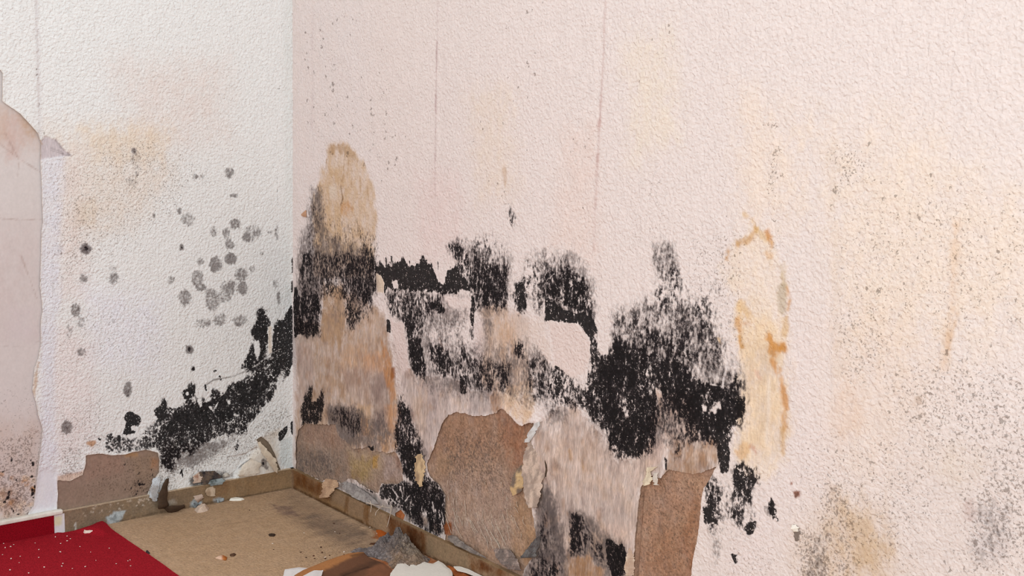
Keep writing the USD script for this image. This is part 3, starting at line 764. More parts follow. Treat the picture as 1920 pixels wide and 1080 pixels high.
# plaster behind
PR = Surface((0, 0, 0), (1, 0, 0), (0, 0, 1), (0, -1, 0), span((-0.12, 0.0, 0.06), (0.0, 1.5, 0.0032), (1.5, 3.2, 0.1)), span((0.0, 0.6, 0.0032), (0.6, TOP, 0.1)), (170, 138, 116), seed=21, relief=.8, fibre=.35)
PR.paint('800,770 1010,770 1010,860 800,860', (158, 118, 92), .7, 30, 12)
PR.paint('930,770 990,780 1000,880 960,880', (150, 100, 74), .7, 18, 12)
PR.paint('830,890 980,900 980,1060 840,1000', (170, 144, 130), .75, 30, 14)
PR.paint('960,920 1010,930 1010,1070 960,1050', (172, 134, 100), .7, 16, 8)
PR.paint('820,850 850,850 850,900 815,890', (168, 134, 106), .7, 10, 6)
PR.paint('1200,830 1350,830 1340,1090 1180,1090', (170, 130, 106), .9, 10, 6)
PR.paint('1230,1000 1300,980 1300,1090 1200,1090', (158, 112, 84), .5, 20, 8)
PR.paint('1296,930 1316,930 1300,1080 1280,1080', (150, 100, 70), .5, 8, 5)
PR.paint('550,780 640,790 720,840 760,900 700,930 550,890', (160, 136, 120), .95, 10, 5)
PR.paint('556,840 640,850 650,900 560,880', (138, 120, 108), .7, 14, 8)
PR.paint('562,800 630,796 640,840 570,830', (164, 132, 114), .8, 10, 8)
PR.paint('650,845 735,850 700,900 655,890', (178, 152, 124), .7, 12, 8)
PR.paint('655,862 700,862 690,900 660,900', (172, 142, 84), .6, 12, 8)
PR.paint('698,855 708,855 706,880 698,878', (184, 138, 56), .7, 4, 4)
PR.paint('715,850 755,862 756,895 720,900', (178, 154, 144), .8, 8, 6)
PR.paint('740,855 750,858 750,880 742,878', (150, 116, 100), .7, 4, 4)
PR.paint('735,950 765,950 765,990 735,990', (176, 104, 60), 1, 3, 2)
PR.paint('828,980 846,980 846,1004 828,1004', (140, 78, 44), 1, 3, 2)
PR.speck('815,800 950,790 960,930 840,920', .42, 25)
PR.speck('1200,880 1330,880 1310,1090 1190,1090', .36, 20)
PR.speck('840,920 1000,900 1000,1060 850,1000', .24, 25)
PR.black('870,850 900,846 905,880 880,890', .26, 14, 8)
PR.grey('830,830 930,820 930,900 840,890', .28, 20, 8)
PR.grey('556,850 620,860 620,890 556,884', .5, 10, 6)
rng = random.Random(4)
for _ in range(60):                                     # pale fibres left in the glue
    x, y = rng.uniform(850, 950), rng.uniform(960, 1030)
    if y < 985 + (x - 850) * .62:
        L = rng.uniform(8, 34)
        PR.paint([(x, y - L / 2), (x + L * .14, y), (x + L * rng.uniform(.3, .55), y + L / 2)], (208, 188, 166), rng.uniform(.4, .8), 1.4, 1, line=.4)
for _ in range(50):
    x, y = rng.uniform(836, 900), rng.uniform(890, 990); L = rng.uniform(6, 20)
    PR.paint([(x, y - L / 2), (x + rng.uniform(-3, 3), y + L / 2)], (196, 178, 168), rng.uniform(.3, .6), 1.4, 1, line=.4)
for _ in range(40):
    x, y = rng.uniform(562, 660), rng.uniform(806, 880); L = rng.uniform(5, 16)
    PR.paint([(x - L / 2, y - L * .2), (x + L / 2, y + L * .25)], (188, 168, 150), rng.uniform(.3, .6), 1.4, 1, line=.5)
PR.settle(); PR.weather(1.4); PR.tint *= 0.97
PR.h = 0.0008 * PR.w1 + 0.0008 * PR.w0 - 0.0016
PR.lift('1204,905 1200,965 1195,1030 1191,1085', -.008, 2.5, 1, line=2); PR.lift('1028,850 1032,875 1026,898', -.010, 3, 0, line=5)
PR.build('plaster', PLASTER, wall_r, skirt=0.10)

# ------------------------------------------------------------------ left wall
L = Surface((0, 0, 0), (0, -1, 0), (0, 0, 1), (1, 0, 0), span((0.0, 0.86, G), (0.86, 2.2, 0.02)), zs, (235, 233, 230), seed=11, relief=.8)
L.paint('220,120 420,120 420,260 260,280', (230, 214, 206), .6, 55, 20)
L.paint('90,240 310,230 320,330 250,420 90,470', (231, 215, 200), .65, 45, 20)
L.paint('150,240 310,240 300,300 180,300', (233, 213, 188), .5, 25, 15)
L.paint('140,380 170,380 170,420 140,420', (216, 196, 168), .6, 14, 10)
L.paint('80,290 150,290 160,560 85,560', (232, 218, 212), .6, 30, 15)
L.paint('90,600 180,640 170,850 90,860', (234, 220, 216), .6, 25, 12)
L.paint('160,540 300,560 300,700 180,680', (236, 234, 240), .7, 40, 15)
L.paint('60,-80 70,-80 80,300 70,300', (216, 210, 210), .5, 5, 3)
L.paint('0,-80 66,-80 72,260 0,200', (232, 229, 226), .6, 6, 3)
L.paint('72,280 120,290 112,560 100,700 108,860 110,960 50,975 78,800 76,500', (226, 225, 232), .75, 9, 6)
L.bare('72,880 108,880 108,960 50,975', .9, 8, 4, .1)
L.paint('530,-80 552,-80 552,560 532,560', (224, 224, 220), .6, 8, 4)
# lilac layer torn beside the bare plaster
L.paint('76,264 84,256 104,262 117,277 134,292 112,293 74,301', (206, 194, 196), .95, 2.5, 3)
L.bare('76,264 84,256 104,262 117,277 134,292 112,293 74,301', 1, 2.5, 3, .5)
for s in ('104,263 117,278', '112,276 134,292', '118,290 134,292', '96,282 118,288', '96,278 116,284'):
    L.paint(s, (120, 106, 106), .7, 1.6, 2, line=.6)
L.paint('73,260 78,270', (170, 128, 86), .8, 1.5, 1, line=1)
L.paint('66,-60 70,120 72,200', (206, 194, 192), .5, 3, 2, line=1)
for x, y in ((68, 130), (69, 140), (73, 197), (81, 250)):
    L.spot(x, y, 2, 2, .8, 2, 1.2)
L.paint('68,690 72,680 66,745 60,735', (216, 192, 170), .9, 2.5, 3)
L.paint('107,893 130,888 152,884 156,880 154,890 130,902 110,912', (214, 186, 166), .9, 3, 3)
L.bare('107,893 130,888 152,884 156,880 154,890 130,902 110,912', 1, 3, 3)
L.paint('159,830 166,826 178,826 180,830 172,838 162,834', (196, 150, 114), .9, 2, 2)
# grey rounds
for x, y, rx, ry, d in ((155, 523, 8, 8, .6), (211, 522, 11, 12, .6), (142, 582, 10, 13, .75), (150, 602, 9, 14, .45), (429, 325, 9, 11, .62), (438, 367, 8, 4, .7), (337, 396, 5, 6, .7), (352, 411, 13, 13, .5),
                        (289, 405, 3, 4, .9), (251, 282, 4, 5, .8), (256, 325, 4, 7, .6), (366, 331, 4, 5, .7), (440, 420, 11, 11, .72), (423, 437, 8, 10, .62), (400, 435, 7, 12, .5), (474, 436, 15, 15, .62), (461, 445, 8, 10, .8),
                        (431, 458, 9, 10, .65), (340, 463, 5, 7, .95), (432, 485, 11, 12, .95), (404, 496, 13, 15, .78), (376, 490, 8, 8, .5), (370, 522, 12, 16, .66), (376, 538, 10, 8, .7), (320, 524, 9, 8, .5), (345, 558, 13, 15, .66),
                        (395, 555, 13, 16, .55), (398, 570, 12, 12, .6), (452, 515, 12, 14, .65), (455, 540, 10, 14, .75), (430, 540, 16, 16, .6), (420, 556, 14, 12, .5), (472, 505, 5, 6, .5), (490, 475, 4, 4, .6), (380, 606, 16, 10, .5),
                        (412, 600, 13, 12, .55), (450, 600, 15, 10, .5), (448, 608, 7, 4, .8), (355, 656, 9, 9, .95), (361, 690, 4, 5, .85), (240, 730, 8, 16, .8), (124, 801, 11, 14, .95), (516, 532, 5, 8, .55), (522, 560, 3, 12, .8),
                        (518, 440, 3, 14, .5), (506, 436, 4, 2, .6), (152, 660, 8, 8, .55), (213, 600, 4, 4, .3), (245, 345, 14, 12, .25), (255, 300, 10, 20, .3), (210, 505, 8, 8, .2), (380, 330, 6, 6, .2), (130, 620, 6, 20, .2)):
    L.spot(x, y, rx, ry, d, 1)
L.spot(160, 466, 10, 9, .95, 1, None, (74, 78, 104)); L.spot(160, 466, 5, 5, .7, 0, 3)
L.spot(250, 283, 5, 6, .6, 1, None, (120, 122, 140)); L.spot(145, 578, 6, 8, .35, 0, 4)
L.spot(432, 484, 6, 8, .35, 0, 4); L.spot(355, 655, 5, 5, .6, 0, 3); L.spot(124, 800, 6, 9, .5, 0, 4); L.spot(340, 463, 3, 5, .6, 0, 2); L.spot(240, 738, 5, 9, .4, 0, 3)
L.grey('519,330 519,386', .55, 1.4, 1, line=.6); L.grey('519,400 519,455', .3, 1.6, 1.5, line=.6); L.black('519,368 520,386', .6, 1.2, .6, line=.5)
L.grey('520,166 524,166', .8, 1.2, .8, line=.6); L.grey('530,165 536,166', .7, 1.2, .6, line=.4)
L.black('546,482 551,480 551,512 546,512', .8, 2, 3); L.black('545,526 551,524 551,546 546,548', .85, 2, 3)
# specks
L.speck('90,300 330,270 420,330 300,430 180,520 90,560', .315, 45)
L.speck('180,270 300,250 330,330 250,370 180,340', .34, 25)
L.speck('95,380 180,370 190,480 95,500', .35, 25)
L.speck('90,560 300,560 330,680 100,720', .235, 40)
L.speck('100,760 200,740 200,860 110,860', .30, 25)
L.speck('112,835 158,835 158,890 112,895', .46, 10)
L.speck('330,840 470,800 540,740 548,800 470,860 400,880 310,900', .40, 14)
L.speck('300,870 340,870 330,930 290,930', .48, 8)
L.speck('360,600 540,560 540,700 460,700 400,680', .2, 25)
L.speck('75,-20 540,-20 540,250 80,250', .12, 40)
# black growth along the damp line
L.black('480,580 492,573 504,588 511,602 506,614 500,660 492,690 470,702 452,690 466,656 472,640 470,622 478,610', .88, 5, 6)
L.clear('474,640 484,638 488,660 482,676 476,660', .9, 3, 3)
L.black('511,612 520,600 532,598 540,580 546,574 551,590 551,676 542,700 530,716 510,700 508,664', .88, 4, 6)
MAIN = '341,738 346,725 361,717 367,721 364,738 374,747 381,740 392,749 391,732 400,725 415,736 426,721 437,714 457,710 467,697 478,682 496,669 513,665 546,671 537,701 522,719 504,756 485,779 467,793 463,812 441,819 404,823 378,832 361,854 340,850 318,887 300,880 298,850 280,833 262,818 273,803 287,797 295,783 288,770 302,753 307,745 313,753 318,763 330,765 338,760 343,750'
L.black(MAIN, .70, 5, 7)
L.black('343,732 362,720 366,736 352,750 344,748', .98, 3, 4)
L.clear('347,737 352,734 353,740 349,742', .9, 1.5, 1)
L.black('300,800 330,775 350,765 400,745 430,728 470,710 500,690 520,700 500,735 470,768 440,790 400,800 360,805 330,820 300,810', .99, 8, 7)
L.black('320,770 380,752 410,790 360,815 320,815', 1.0, 8, 6)
L.black('288,770 302,755 308,746 314,756 316,780 300,795 292,780', .95, 4, 5)
for s in ('386,752 394,748', '376,760 372,750', '420,736 424,728', '372,742 368,730', '408,756 402,764', '425,750 430,756', '440,776 444,780', '400,770 394,764', '384,735 378,728', '415,730 408,726'):
    L.clear(s, .75, 3, 3, line=2.5)
L.clear('368,722 378,724 380,742 370,742', .85, 3, 3)
L.clear('402,716 428,712 424,724 412,730 400,722', .85, 3, 3)
L.black('384,722 386,732', .9, 2, 1.5, line=2); L.black('412,706 414,712', .9, 2, 1.5, line=2.5); L.spot(403, 695, 4, 3, .95, 0, 1.5); L.spot(362, 691, 4, 5, .7, 0, 2)
L.grey('300,830 380,830 440,820 400,860 320,890 300,880', .7, 10, 8)
L.black('300,830 345,830 330,890 302,886', .5, 6, 7)
L.clear('502,612 509,610 509,660 503,664', .9, 2, 2); L.paint('502,612 509,610 509,660 503,664', (222, 206, 188), .8, 2, 2)
L.clear('524,690 540,690 530,716 516,724', .4, 5, 5)
L.black('233,776 245,771 261,777 265,790 258,800 251,798 252,812 240,816 230,814 236,796', .97, 3, 4)
L.clear('244,800 252,798 254,806 246,808', .8, 2, 2)
L.black('197,816 206,811 213,816 226,818 262,822 285,838 272,846 215,851 200,848 195,830', .56, 4, 6)
L.black('198,818 206,812 212,820 206,830', .8, 3, 4); L.black('218,818 226,814 228,830 220,832', .8, 3, 4)
L.black('262,814 285,806 320,810 330,840 300,846 276,836', .66, 5, 6)
L.spot(187, 823, 3, 3, .95, 0, 1.5)
L.black('522,812 530,804 537,797 541,806 531,820 522,829', .97, 2.5, 3)
L.black('544,792 552,790 552,816 546,816', .95, 2.5, 3)
L.black('440,836 446,828 448,842 440,846', .75, 3, 3); L.black('445,826 448,838', .8, 1.5, 1.5, line=1.5)
L.black('337,888 340,880 342,894', .9, 1.5, 1, line=1.5)
L.paint('382,724 400,712 436,706 460,696 484,682 508,662 526,654', (92, 78, 72), .8, 1.8, 1.5, line=1.0)
L.clear('398,712 436,706 460,696 484,682 508,662 526,654', .8, 1.6, 1.5, line=.8)
# cream bulge at the foot of the corner
L.paint('440,890 470,850 486,832 500,812 522,806 522,850 515,890', (222, 208, 192), .85, 8, 5)
L.bare('440,890 470,852 486,832 500,815 522,812 522,850 515,890', .7, 6, 4, .2)
L.grey('484,872 488,858 496,862 500,880', .9, 3, 3); L.black('486,868 490,860 497,876', .7, 3, 3)
L.paint('446,878 456,868 468,860', (70, 58, 52), .9, 1.4, 1.2, line=1.2)
L.paint('430,856 460,850 480,838', (150, 120, 104), .7, 1.6, 1.5, line=1)
L.paint('525,826 552,816 552,876 540,878 526,872', (212, 216, 214), .7, 4, 3)
# foot of the wall behind the scraps
L.paint('355,900 365,890 385,885 420,890 410,905 360,915', (150, 150, 146), .9, 4, 5)
L.grey('355,895 420,880 440,892 360,915', .7, 5, 6)
L.black('372,882 392,884 400,892 376,905', .7, 4, 5)
L.paint('384,886 404,884 410,892 388,900', (132, 92, 58), .8, 3, 3)
HOLES_L = [
    ('-150,170 -90,150 -60,120 -30,128 0,131 4,137 4,190 19,201 37,213 48,225 59,238 70,250 74,262 76,270 75,300 77,340 78,380 80,416 77,432 76,479 74,536 78,567 79,585 77,591 75,618 76,644 71,671 64,689 60,731 67,755 71,780 77,798 79,806 76,834 73,860 70,884 67,905 65,928 63,947 52,962 48,1020 -120,1060 -150,900 -128,820 -160,700 -140,560 -175,430 -150,300 -170,220', .7),
    ('160,853 185,850 208,853 233,852 250,847 273,843 295,848 298,862 297,885 287,901 279,918 273,934 220,956 133,972 106,972 108,924 107,900 130,902 154,890 160,869', .8),
    ('480,824 489,818 501,827 508,837 515,852 520,867 525,880 516,886 508,860 496,847 486,834', .6),
]
L.settle(4.0, .10, .28, 1.0)
OUT_L = torn(L, HOLES_L)
edge = ss(-2.0 * MM, 0, OUT_L)[..., None] * 0.6
L.tint = L.tint * (1 - edge) + lin((208, 184, 160)) * edge
L.mold *= 1 - edge
L.h += PAPER_H * (0.35 + 0.65 * L.surf[..., 0]) + 0.0008 * L.w0 + 0.0003 * L.w1
L.h += ss(-9 * MM, 0, OUT_L) * 0.0014
L.lift('440,896 456,870 486,838 505,850 516,892', 0.010, 9, 2)
L.lift('-60,-80 66,-80 72,200 74,258 -60,150', 0.0008, 2, 0)
L.h = np.maximum(L.h, 0.0008)
wall_l = thing('wall_left', 'white papered wall with grey mould spots and a black growth above the skirting', 'wall', kind='structure')
cl = int(np.argmin(np.abs(L.us - L.at(71, 150)[0])))
L.build('wallpaper_length', PAPER_L, wall_l, cols=(0, cl), outside=OUT_L)
L.build('wallpaper_length', PAPER_L, wall_l, cols=(cl, len(L.us) - 1), outside=OUT_L)
PL = Surface((0, 0, 0), (0, -1, 0), (0, 0, 1), (1, 0, 0), span((-0.12, 0.0, 0.06), (0.0, 0.9, 0.0032), (0.9, 2.2, 0.1)), span((0.0, 1.28, 0.0032), (1.28, TOP, 0.1)), (215, 205, 201), seed=31, relief=.18, fibre=.0)
PL.paint('-200,180 80,200 80,280 -200,300', (204, 180, 168), .7, 30, 10)
PL.paint('30,200 70,240 74,262 60,260 40,235', (196, 160, 128), .5, 6, 5)
PL.paint('0,200 15,200 15,260 0,260', (206, 178, 160), .6, 10, 6)
PL.paint('10,225 35,220 40,300 12,300', (206, 176, 168), .4, 12, 8)
PL.paint('-200,420 80,420 80,640 -200,640', (209, 194, 190), .8, 60, 10)
PL.paint('20,580 60,580 60,640 20,640', (212, 198, 200), .5, 20, 8)
PL.paint('-200,790 90,790 90,990 -200,990', (206, 187, 176), .8, 40, 12)
PL.paint('-10,920 30,900 40,970 0,980', (196, 152, 110), .35, 20, 10)
for s in ('0,270 40,300 76,322', '10,250 36,300 34,330', '0,410 40,412 78,412', '0,649 40,650 60,652', '40,480 70,560', '60,640 76,640', '58,806 78,812', '60,832 76,828'):
    PL.paint(s, (168, 142, 132), .55, 1.5, 2, line=.5)
PL.speck('-100,840 76,800 76,880 62,960 -100,1000', .50, 25)
PL.speck('-20,880 66,850 66,960 -20,980', .55, 20)
PL.speck('-100,730 76,720 76,830 -100,840', .2, 30)
PL.black('54,850 74,840 70,900 58,950 50,900', .35, 10, 8)
PL.black('16,900 44,880 60,930 20,960', .28, 14, 9)
rng = random.Random(21)
for _ in range(150):
    x, y = rng.uniform(-60, 74), 860 + 105 * rng.random() ** .8
    PL.spot(x, y, rng.uniform(1.2, 3.2), rng.uniform(1.4, 4.0), rng.uniform(.5, .9), rng.choice([0, 2]), 1.2)
for _ in range(26):
    x, y = rng.uniform(0, 66), rng.uniform(880, 955)
    PL.paint([(x - 4, y - 3), (x + 5, y - 4), (x + 4, y + 5), (x - 5, y + 3)], rng.choice([(222, 196, 170), (188, 140, 96), (150, 118, 100)]), .7, 3, 4)
for _ in range(60):
    x, y = rng.uniform(235, 298), rng.uniform(870, 930)
    PL.spot(x, y, rng.uniform(1, 2.4), rng.uniform(1, 2.6), rng.uniform(.5, .9), rng.choice([0, 2]), 1.2)
PL.paint('100,840 310,835 310,970 100,980', (154, 131, 116), 1, 4, 3)
PL.paint('160,850 230,850 230,890 165,900', (158, 128, 112), .8, 12, 6)
PL.paint('240,846 298,846 296,900 250,930', (150, 126, 106), .8, 14, 8)
PL.paint('100,915 280,890 270,960 100,970', (146, 124, 108), .7, 14, 8)
PL.paint('230,848 260,850 258,856 236,858', (180, 136, 92), .7, 4, 4); PL.paint('285,860 298,858 296,880 286,880', (176, 122, 80), .6, 5, 4)
PL.speck('180,860 300,850 290,920 150,940', .36, 18); PL.speck('240,890 290,880 280,930 240,935', .5, 12)
PL.black('210,910 260,890 280,900 250,930', .3, 12, 8)
PL.paint('478,815 530,815 530,890 478,890', (136, 118, 100), 1, 3, 2)
PL.settle()
PL.h = 0.0003 * PL.w1 + 0.0004 * PL.w0 - 0.0016
near = int(np.argmin(np.abs(PL.us - PL.at(90, 700)[0])))
PLASTER_DULL = painted('damp_plaster', stretch=0.8, bump=0.0022, grain=0.16, emboss=150.0)
PL.build('plaster', PLASTER_DULL, wall_l, cols=(0, near), skirt=0.10)
PL.build('plaster', PLASTER_SMOOTH, wall_l, cols=(near, len(PL.us) - 1), skirt=0.10)

# ------------------------------------------------------------------ floor
BH, BT = 0.06 * K, 0.011                                 # skirting height and thickness
F = Surface((0, 0, 0), (1, 0, 0), (0, -1, 0), (0, 0, 1), span((-0.1, 0.0, .1), (0.0, 1.15, 0.0036), (1.15, 4.0, 0.15)), span((-0.1, 0.0, .1), (0.0, 1.15, 0.0036), (1.15, 4.0, 0.15)), (190, 158, 128), seed=41, relief=.9, fibre=.25)
F.paint('540,912 240,980 330,1090 600,1090 700,1000', (176, 142, 108), .6, 60, 15)
F.paint('545,920 650,975 720,1010 700,1035 640,1030 560,985 520,950', (146, 120, 98), .7, 25, 14)
F.paint('560,960 640,975 690,1000 660,1020 600,1000', (104, 88, 78), .55, 16, 12)
F.paint('505,945 545,950 560,968 530,965', (112, 86, 80), .55, 6, 6)
F.paint('550,914 620,950 700,992 760,1022', (84, 64, 48), .7, 4, 5, line=4)
F.paint('230,975 300,962 420,940 550,914', (120, 96, 76), .5, 4, 4, line=3)
F.paint('415,985 460,978 500,970', (146, 116, 92), .5, 3, 3, line=1)
F.paint('740,1010 800,1040 880,1068 960,1092 800,1092 700,1070 690,1050', (158, 88, 46), .9, 10, 8)
F.paint('700,995 730,1010 724,1020 700,1008', (150, 82, 36), .8, 4, 5)
F.speck('560,1010 680,1010 700,1050 600,1062 540,1050', .36, 20)
F.speck('240,980 540,930 700,1000 600,1090 340,1090', .14, 30)
F.black('590,1035 620,1030 625,1040 600,1045', .35, 6, 6)
F.settle(); F.weather(.5)
F.h = 0.0005 * F.w0
floor = F.build('floor', FLOOR, skirt=0.02)
tag(floor, 'worn brown fibreboard floor with dark damp blotches in the corner', 'floor', kind='structure')

# ------------------------------------------------------------------ skirtings


def board(name, label, S, u0, u1, mat, parts):
    t = thing(name, label, 'skirting board', kind='structure')
    S.h[:] = 0.0003 * S.w0
    c0, c1 = (int(np.argmin(np.abs(S.us - x))) for x in (u0, u1))
    S.build('board_face', mat, t, cols=(c0, c1), skirt=BT - 0.0002)
    return t


RB = Surface((0, -BT, 0), (1, 0, 0), (0, 0, 1), (0, -1, 0), span((BT, 1.2, 0.0024), (1.2, 3.2, 0.06)), span((0.0, BH, 0.0024)), (146, 118, 92), seed=51, relief=.3, fibre=.35, gloss=.25)
RB.paint('550,876 620,905 620,950 550,915', (126, 82, 46), .8, 12, 8)
RB.paint('560,890 600,910 598,935 556,912', (104, 62, 28), .8, 10, 6)
RB.paint('560,912 660,960 700,990 660,968 556,918', (150, 116, 80), .8, 8, 6)
RB.paint('640,915 700,940 700,985 650,960', (152, 122, 94), .8, 10, 8)
RB.paint('682,944 692,948 690,985 680,980', (112, 70, 30), .8, 5, 6)
RB.paint('648,930 654,932 652,960 646,958', (108, 70, 34), .6, 4, 5)
RB.paint('700,955 728,966 726,1000 700,990', (160, 132, 104), .8, 6, 6)
RB.paint('728,966 800,1000 800,1042 730,1010', (106, 64, 34), .9, 8, 8)
RB.paint('765,990 790,1002 788,1036 764,1022', (84, 46, 22), .8, 8, 8)
RB.paint('800,1004 880,1040 880,1070 800,1040', (138, 114, 88), .8, 10, 8)
RB.paint('880,1040 950,1070 940,1085 880,1068', (112, 72, 42), .85, 10, 8)
RB.paint('900,1052 930,1066 925,1076 898,1068', (92, 46, 14), .7, 6, 6)
RB.paint('550,914 640,960 720,1000 800,1042 880,1074 940,1092', (70, 44, 22), .75, 3, 4, line=2.5)
RB.paint('640,908 720,945', (96, 66, 36), .6, 3, 5, line=3)
RB.speck('550,880 950,1060 940,1085 550,915', .2, 10)
base_r = board('baseboard_right', 'rust-stained brown skirting board along the right wall', RB, BT, 3.2, BOARD, 0)
for s, c in (('board_top_edge', (150, 122, 92)),):
    TB = Surface((0, -BT, BH), (1, 0, 0), (0, 1, 0), (0, 0, 1), span((0.0, 1.2, 0.006), (1.2, 3.2, 0.1)), span((0.0, BT, 0.0027)), c, seed=52, relief=.2, fibre=.3, gloss=.1)
    TB.paint('560,880 760,975 900,1040 900,1046 740,985 560,890', (120, 92, 62), .5, 6, 6)
    TB.h[:] = 0.0007; TB.build(s, BOARD, base_r, skirt=0.0006)

LB_END = None
LB = Surface((BT, 0, 0), (0, -1, 0), (0, 0, 1), (1, 0, 0), span((BT, 0.75, 0.0024), (0.75, 0.78, 0.03)), span((0.0, BH, 0.0024)), (140, 116, 90), seed=55, relief=.3, fibre=.3, gloss=.05)
LB.paint('400,900 550,876 550,914 400,945', (150, 118, 84), .8, 30, 8)
LB.paint('480,905 550,890 550,912 480,925', (156, 126, 94), .6, 10, 8)
LB.paint('110,955 300,925 300,962 110,1005', (136, 118, 98), .9, 20, 8)
LB.paint('300,925 360,915 360,950 300,962', (124, 104, 84), .7, 14, 8)
LB.paint('200,970 214,960 236,957 232,965 222,980 205,982', (186, 196, 200), .85, 3, 4)
LB.paint('207,972 216,966 214,980', (110, 112, 112), .6, 3, 4)
LB.paint('140,985 142,980 142,992', (226, 222, 214), .9, 1.5, 1, line=1)
LB.paint('356,944 366,934 378,940 372,950 358,952', (176, 182, 184), .85, 3, 4)
LB.paint('400,936 416,932 416,938 402,942', (172, 176, 178), .8, 3, 4)
LB.paint('310,940 330,935 332,945 314,948', (184, 170, 154), .6, 3, 4)
LB.paint('220,978 300,960 420,938 550,914', (88, 72, 56), .6, 2, 3, line=1.5)
LB.paint('410,905 430,900 428,930 412,930', (128, 96, 70), .5, 6, 6)
rng = random.Random(8)
for _ in range(70):
    x = rng.uniform(155, 300); y = 950 - (x - 150) * .19 + rng.uniform(-4, 18)
    LB.paint([(x, y), (x + rng.uniform(-2, 4), y + rng.uniform(1, 4)), (x - 2, y + 2)], rng.choice([(226, 214, 200), (210, 190, 170), (196, 180, 160)]), .9, 1.2, 1)
LB.speck('118,950 300,925 300,960 118,1000', .22, 10)
LEFT_END = float(LB.at(116, 976)[0])
base_l = board('baseboard_left', 'dirty brown skirting board under the white wall, flecked with plaster', LB, BT, LEFT_END, BOARD, 0)
TL = Surface((BT, 0, BH), (0, -1, 0), (-1, 0, 0), (0, 0, 1), span((0.0, LEFT_END, 0.006)), span((0.0, BT, 0.0027)), (192, 168, 142), seed=56, relief=.2, fibre=.3)
TL.h[:] = 0.0007; TL.build('board_top_edge', BOARD, base_l, skirt=0.0006)


def box(a, b, bevel=0.0):
    m = trimesh.creation.box(bounds=np.array([np.minimum(a, b), np.maximum(a, b)]))
    if bevel:
        import manifold3d as m3
        lo, hi = np.minimum(a, b) + bevel, np.maximum(a, b) - bevel
        c = [m3.Manifold.sphere(bevel, 8).translate([float(x), float(y), float(z)]) for x in (lo[0], hi[0]) for y in (lo[1], hi[1]) for z in (lo[2], hi[2])]
        k = m3.Manifold.batch_hull(c).to_mesh()
        return np.asarray(k.vert_properties[:, :3], float), np.asarray(k.tri_verts)
    return np.array(m.vertices), np.array(m.faces)


# carpeted skirting further along the left wall
CS = Surface((0.014, 0, 0), (0, -1, 0), (0, 0, 1), (1, 0, 0), [0, 1], [0, 1], (0, 0, 0))
s_end = float(CS.at(102, 985)[0]); s_cap = float(CS.at(118, 950)[0])
cap_z = BH * 1.0
sk = thing('carpet_skirting', 'red carpet skirting strip with a white capping profile', 'skirting')
sk_z = 0.050
v, f = box((0.0, -2.2, 0.001), (0.014, -s_end, sk_z), 0.0015); mesh('carpet_strip', v, f, CARPET_DARK, sk, smooth=False)
v, f = box((0.0, -2.2, sk_z), (0.0165, -s_cap, sk_z + 0.011), 0.003); mesh('capping_profile', v, f, CREAM, sk, label='cream plastic capping profile')
EC = Surface((0.0115, 0, 0), (0, -1, 0), (0, 0, 1), (1, 0, 0), span((s_cap - 0.004, s_end, 0.0022)), span((0.0, sk_z, 0.0022)), (224, 222, 224), seed=61, relief=.1)
EC.paint('100,968 118,966 116,984 101,985', (222, 214, 170), .8, 4, 4)
EC.h[:] = 0; EC.build('end_piece', SCRAP, sk, skirt=0.011, label='white painted end piece with a yellow stain')

# ------------------------------------------------------------------ red carpet
def outline_field(S, s, w=1.0):
    return -torn(S, [(s, w)])


C = Surface((0, 0, 0), (1, 0, 0), (0, -1, 0), (0, 0, 1), span((0.015, 1.0, 0.004), (1.0, 2.6, 0.03)), span((0.3, 1.2, 0.004), (1.2, 3.0, 0.03)), (170, 28, 40), seed=71, relief=1)
outc = outline_field(C, '-1400,1600 -900,1150 -200,1052 0,1020 104,1002 118,1003 150,997 176,991 187,984 196,986 205,993 232,1012 262,1032 300,1058 330,1080 400,1130 560,1240 300,1900', .5)
far = C.U * 0 - 1
C.h[:] = 0.0055 + 0.0012 * np.abs(C.w0)
sl, m_ = C.mask('150,1000 176,991 190,984 200,990 196,1006', 14, 2); C.h[sl] += 0.010 * m_
cm = C.build('red_carpet', CARPET, outside=outc, skirt=0.0055)
tag(cm, 'red carpet with a cut edge lying over the brown floor', 'carpet')


# ------------------------------------------------------------------ loose pieces on the floor and skirting
def raised(q, z0):
    d = ray(*q); t = (z0 - CAM[2]) / d[2]; w = CAM + t * d
    return np.array([w[0], min(-w[1], 9)]) if z0 == 0 else np.array([w[0], max(-w[1], BT + .003)])


def floor_piece(name, label, cat, s, c, H, t=0.0012, step=0.0022, w=1.0, mat=None, seed=0, paint=None, group=None, parent=None, coat=(.5, .3, 0), base=0.0, z0=0.0):
    P = np.array([raised(q, z0) for q in pts(s)])
    lo, hi = P.min(0) - 0.01, P.max(0) + 0.01
    S = Surface((0, 0, 0), (1, 0, 0), (0, -1, 0), (0, 0, 1), span((lo[0], hi[0], step)), span((lo[1], hi[1], step)), c, seed=seed)
    S.surf[:] = coat
    S.poly = lambda q: np.array([raised(x, z0) for x in pts(q)])
    out = -torn(S, [(s, w)])
    if paint:
        paint(S)
    S.settle()
    S.h[:] = base + np.maximum(H(S, -out), 0.0) + t
    p = S.build(name, mat or SCRAP, parent, outside=out, skirt=t, **({} if parent else dict(label=label, cat=cat, group=group)))
    return p


def edge_h(top, width):
    return lambda S, d: top * ss(0, width, d)


# grey heap of rotten plaster and paper
def heap_paint(S):
    S.paint('720,1040 800,1040 800,1070 720,1070', (142, 112, 84), .7, 14, 12)
    S.paint('745,1000 800,1030 790,1060 750,1050', (140, 124, 108), .6, 10, 12)
    S.grey('660,1030 760,1010 760,1050 680,1050', .6, 10, 10)
    S.black('740,1020 770,1030 768,1050 745,1045', .35, 8, 9)
    S.paint('745,1020 760,1024 758,1034 748,1032', (206, 200, 196), .7, 5, 6)


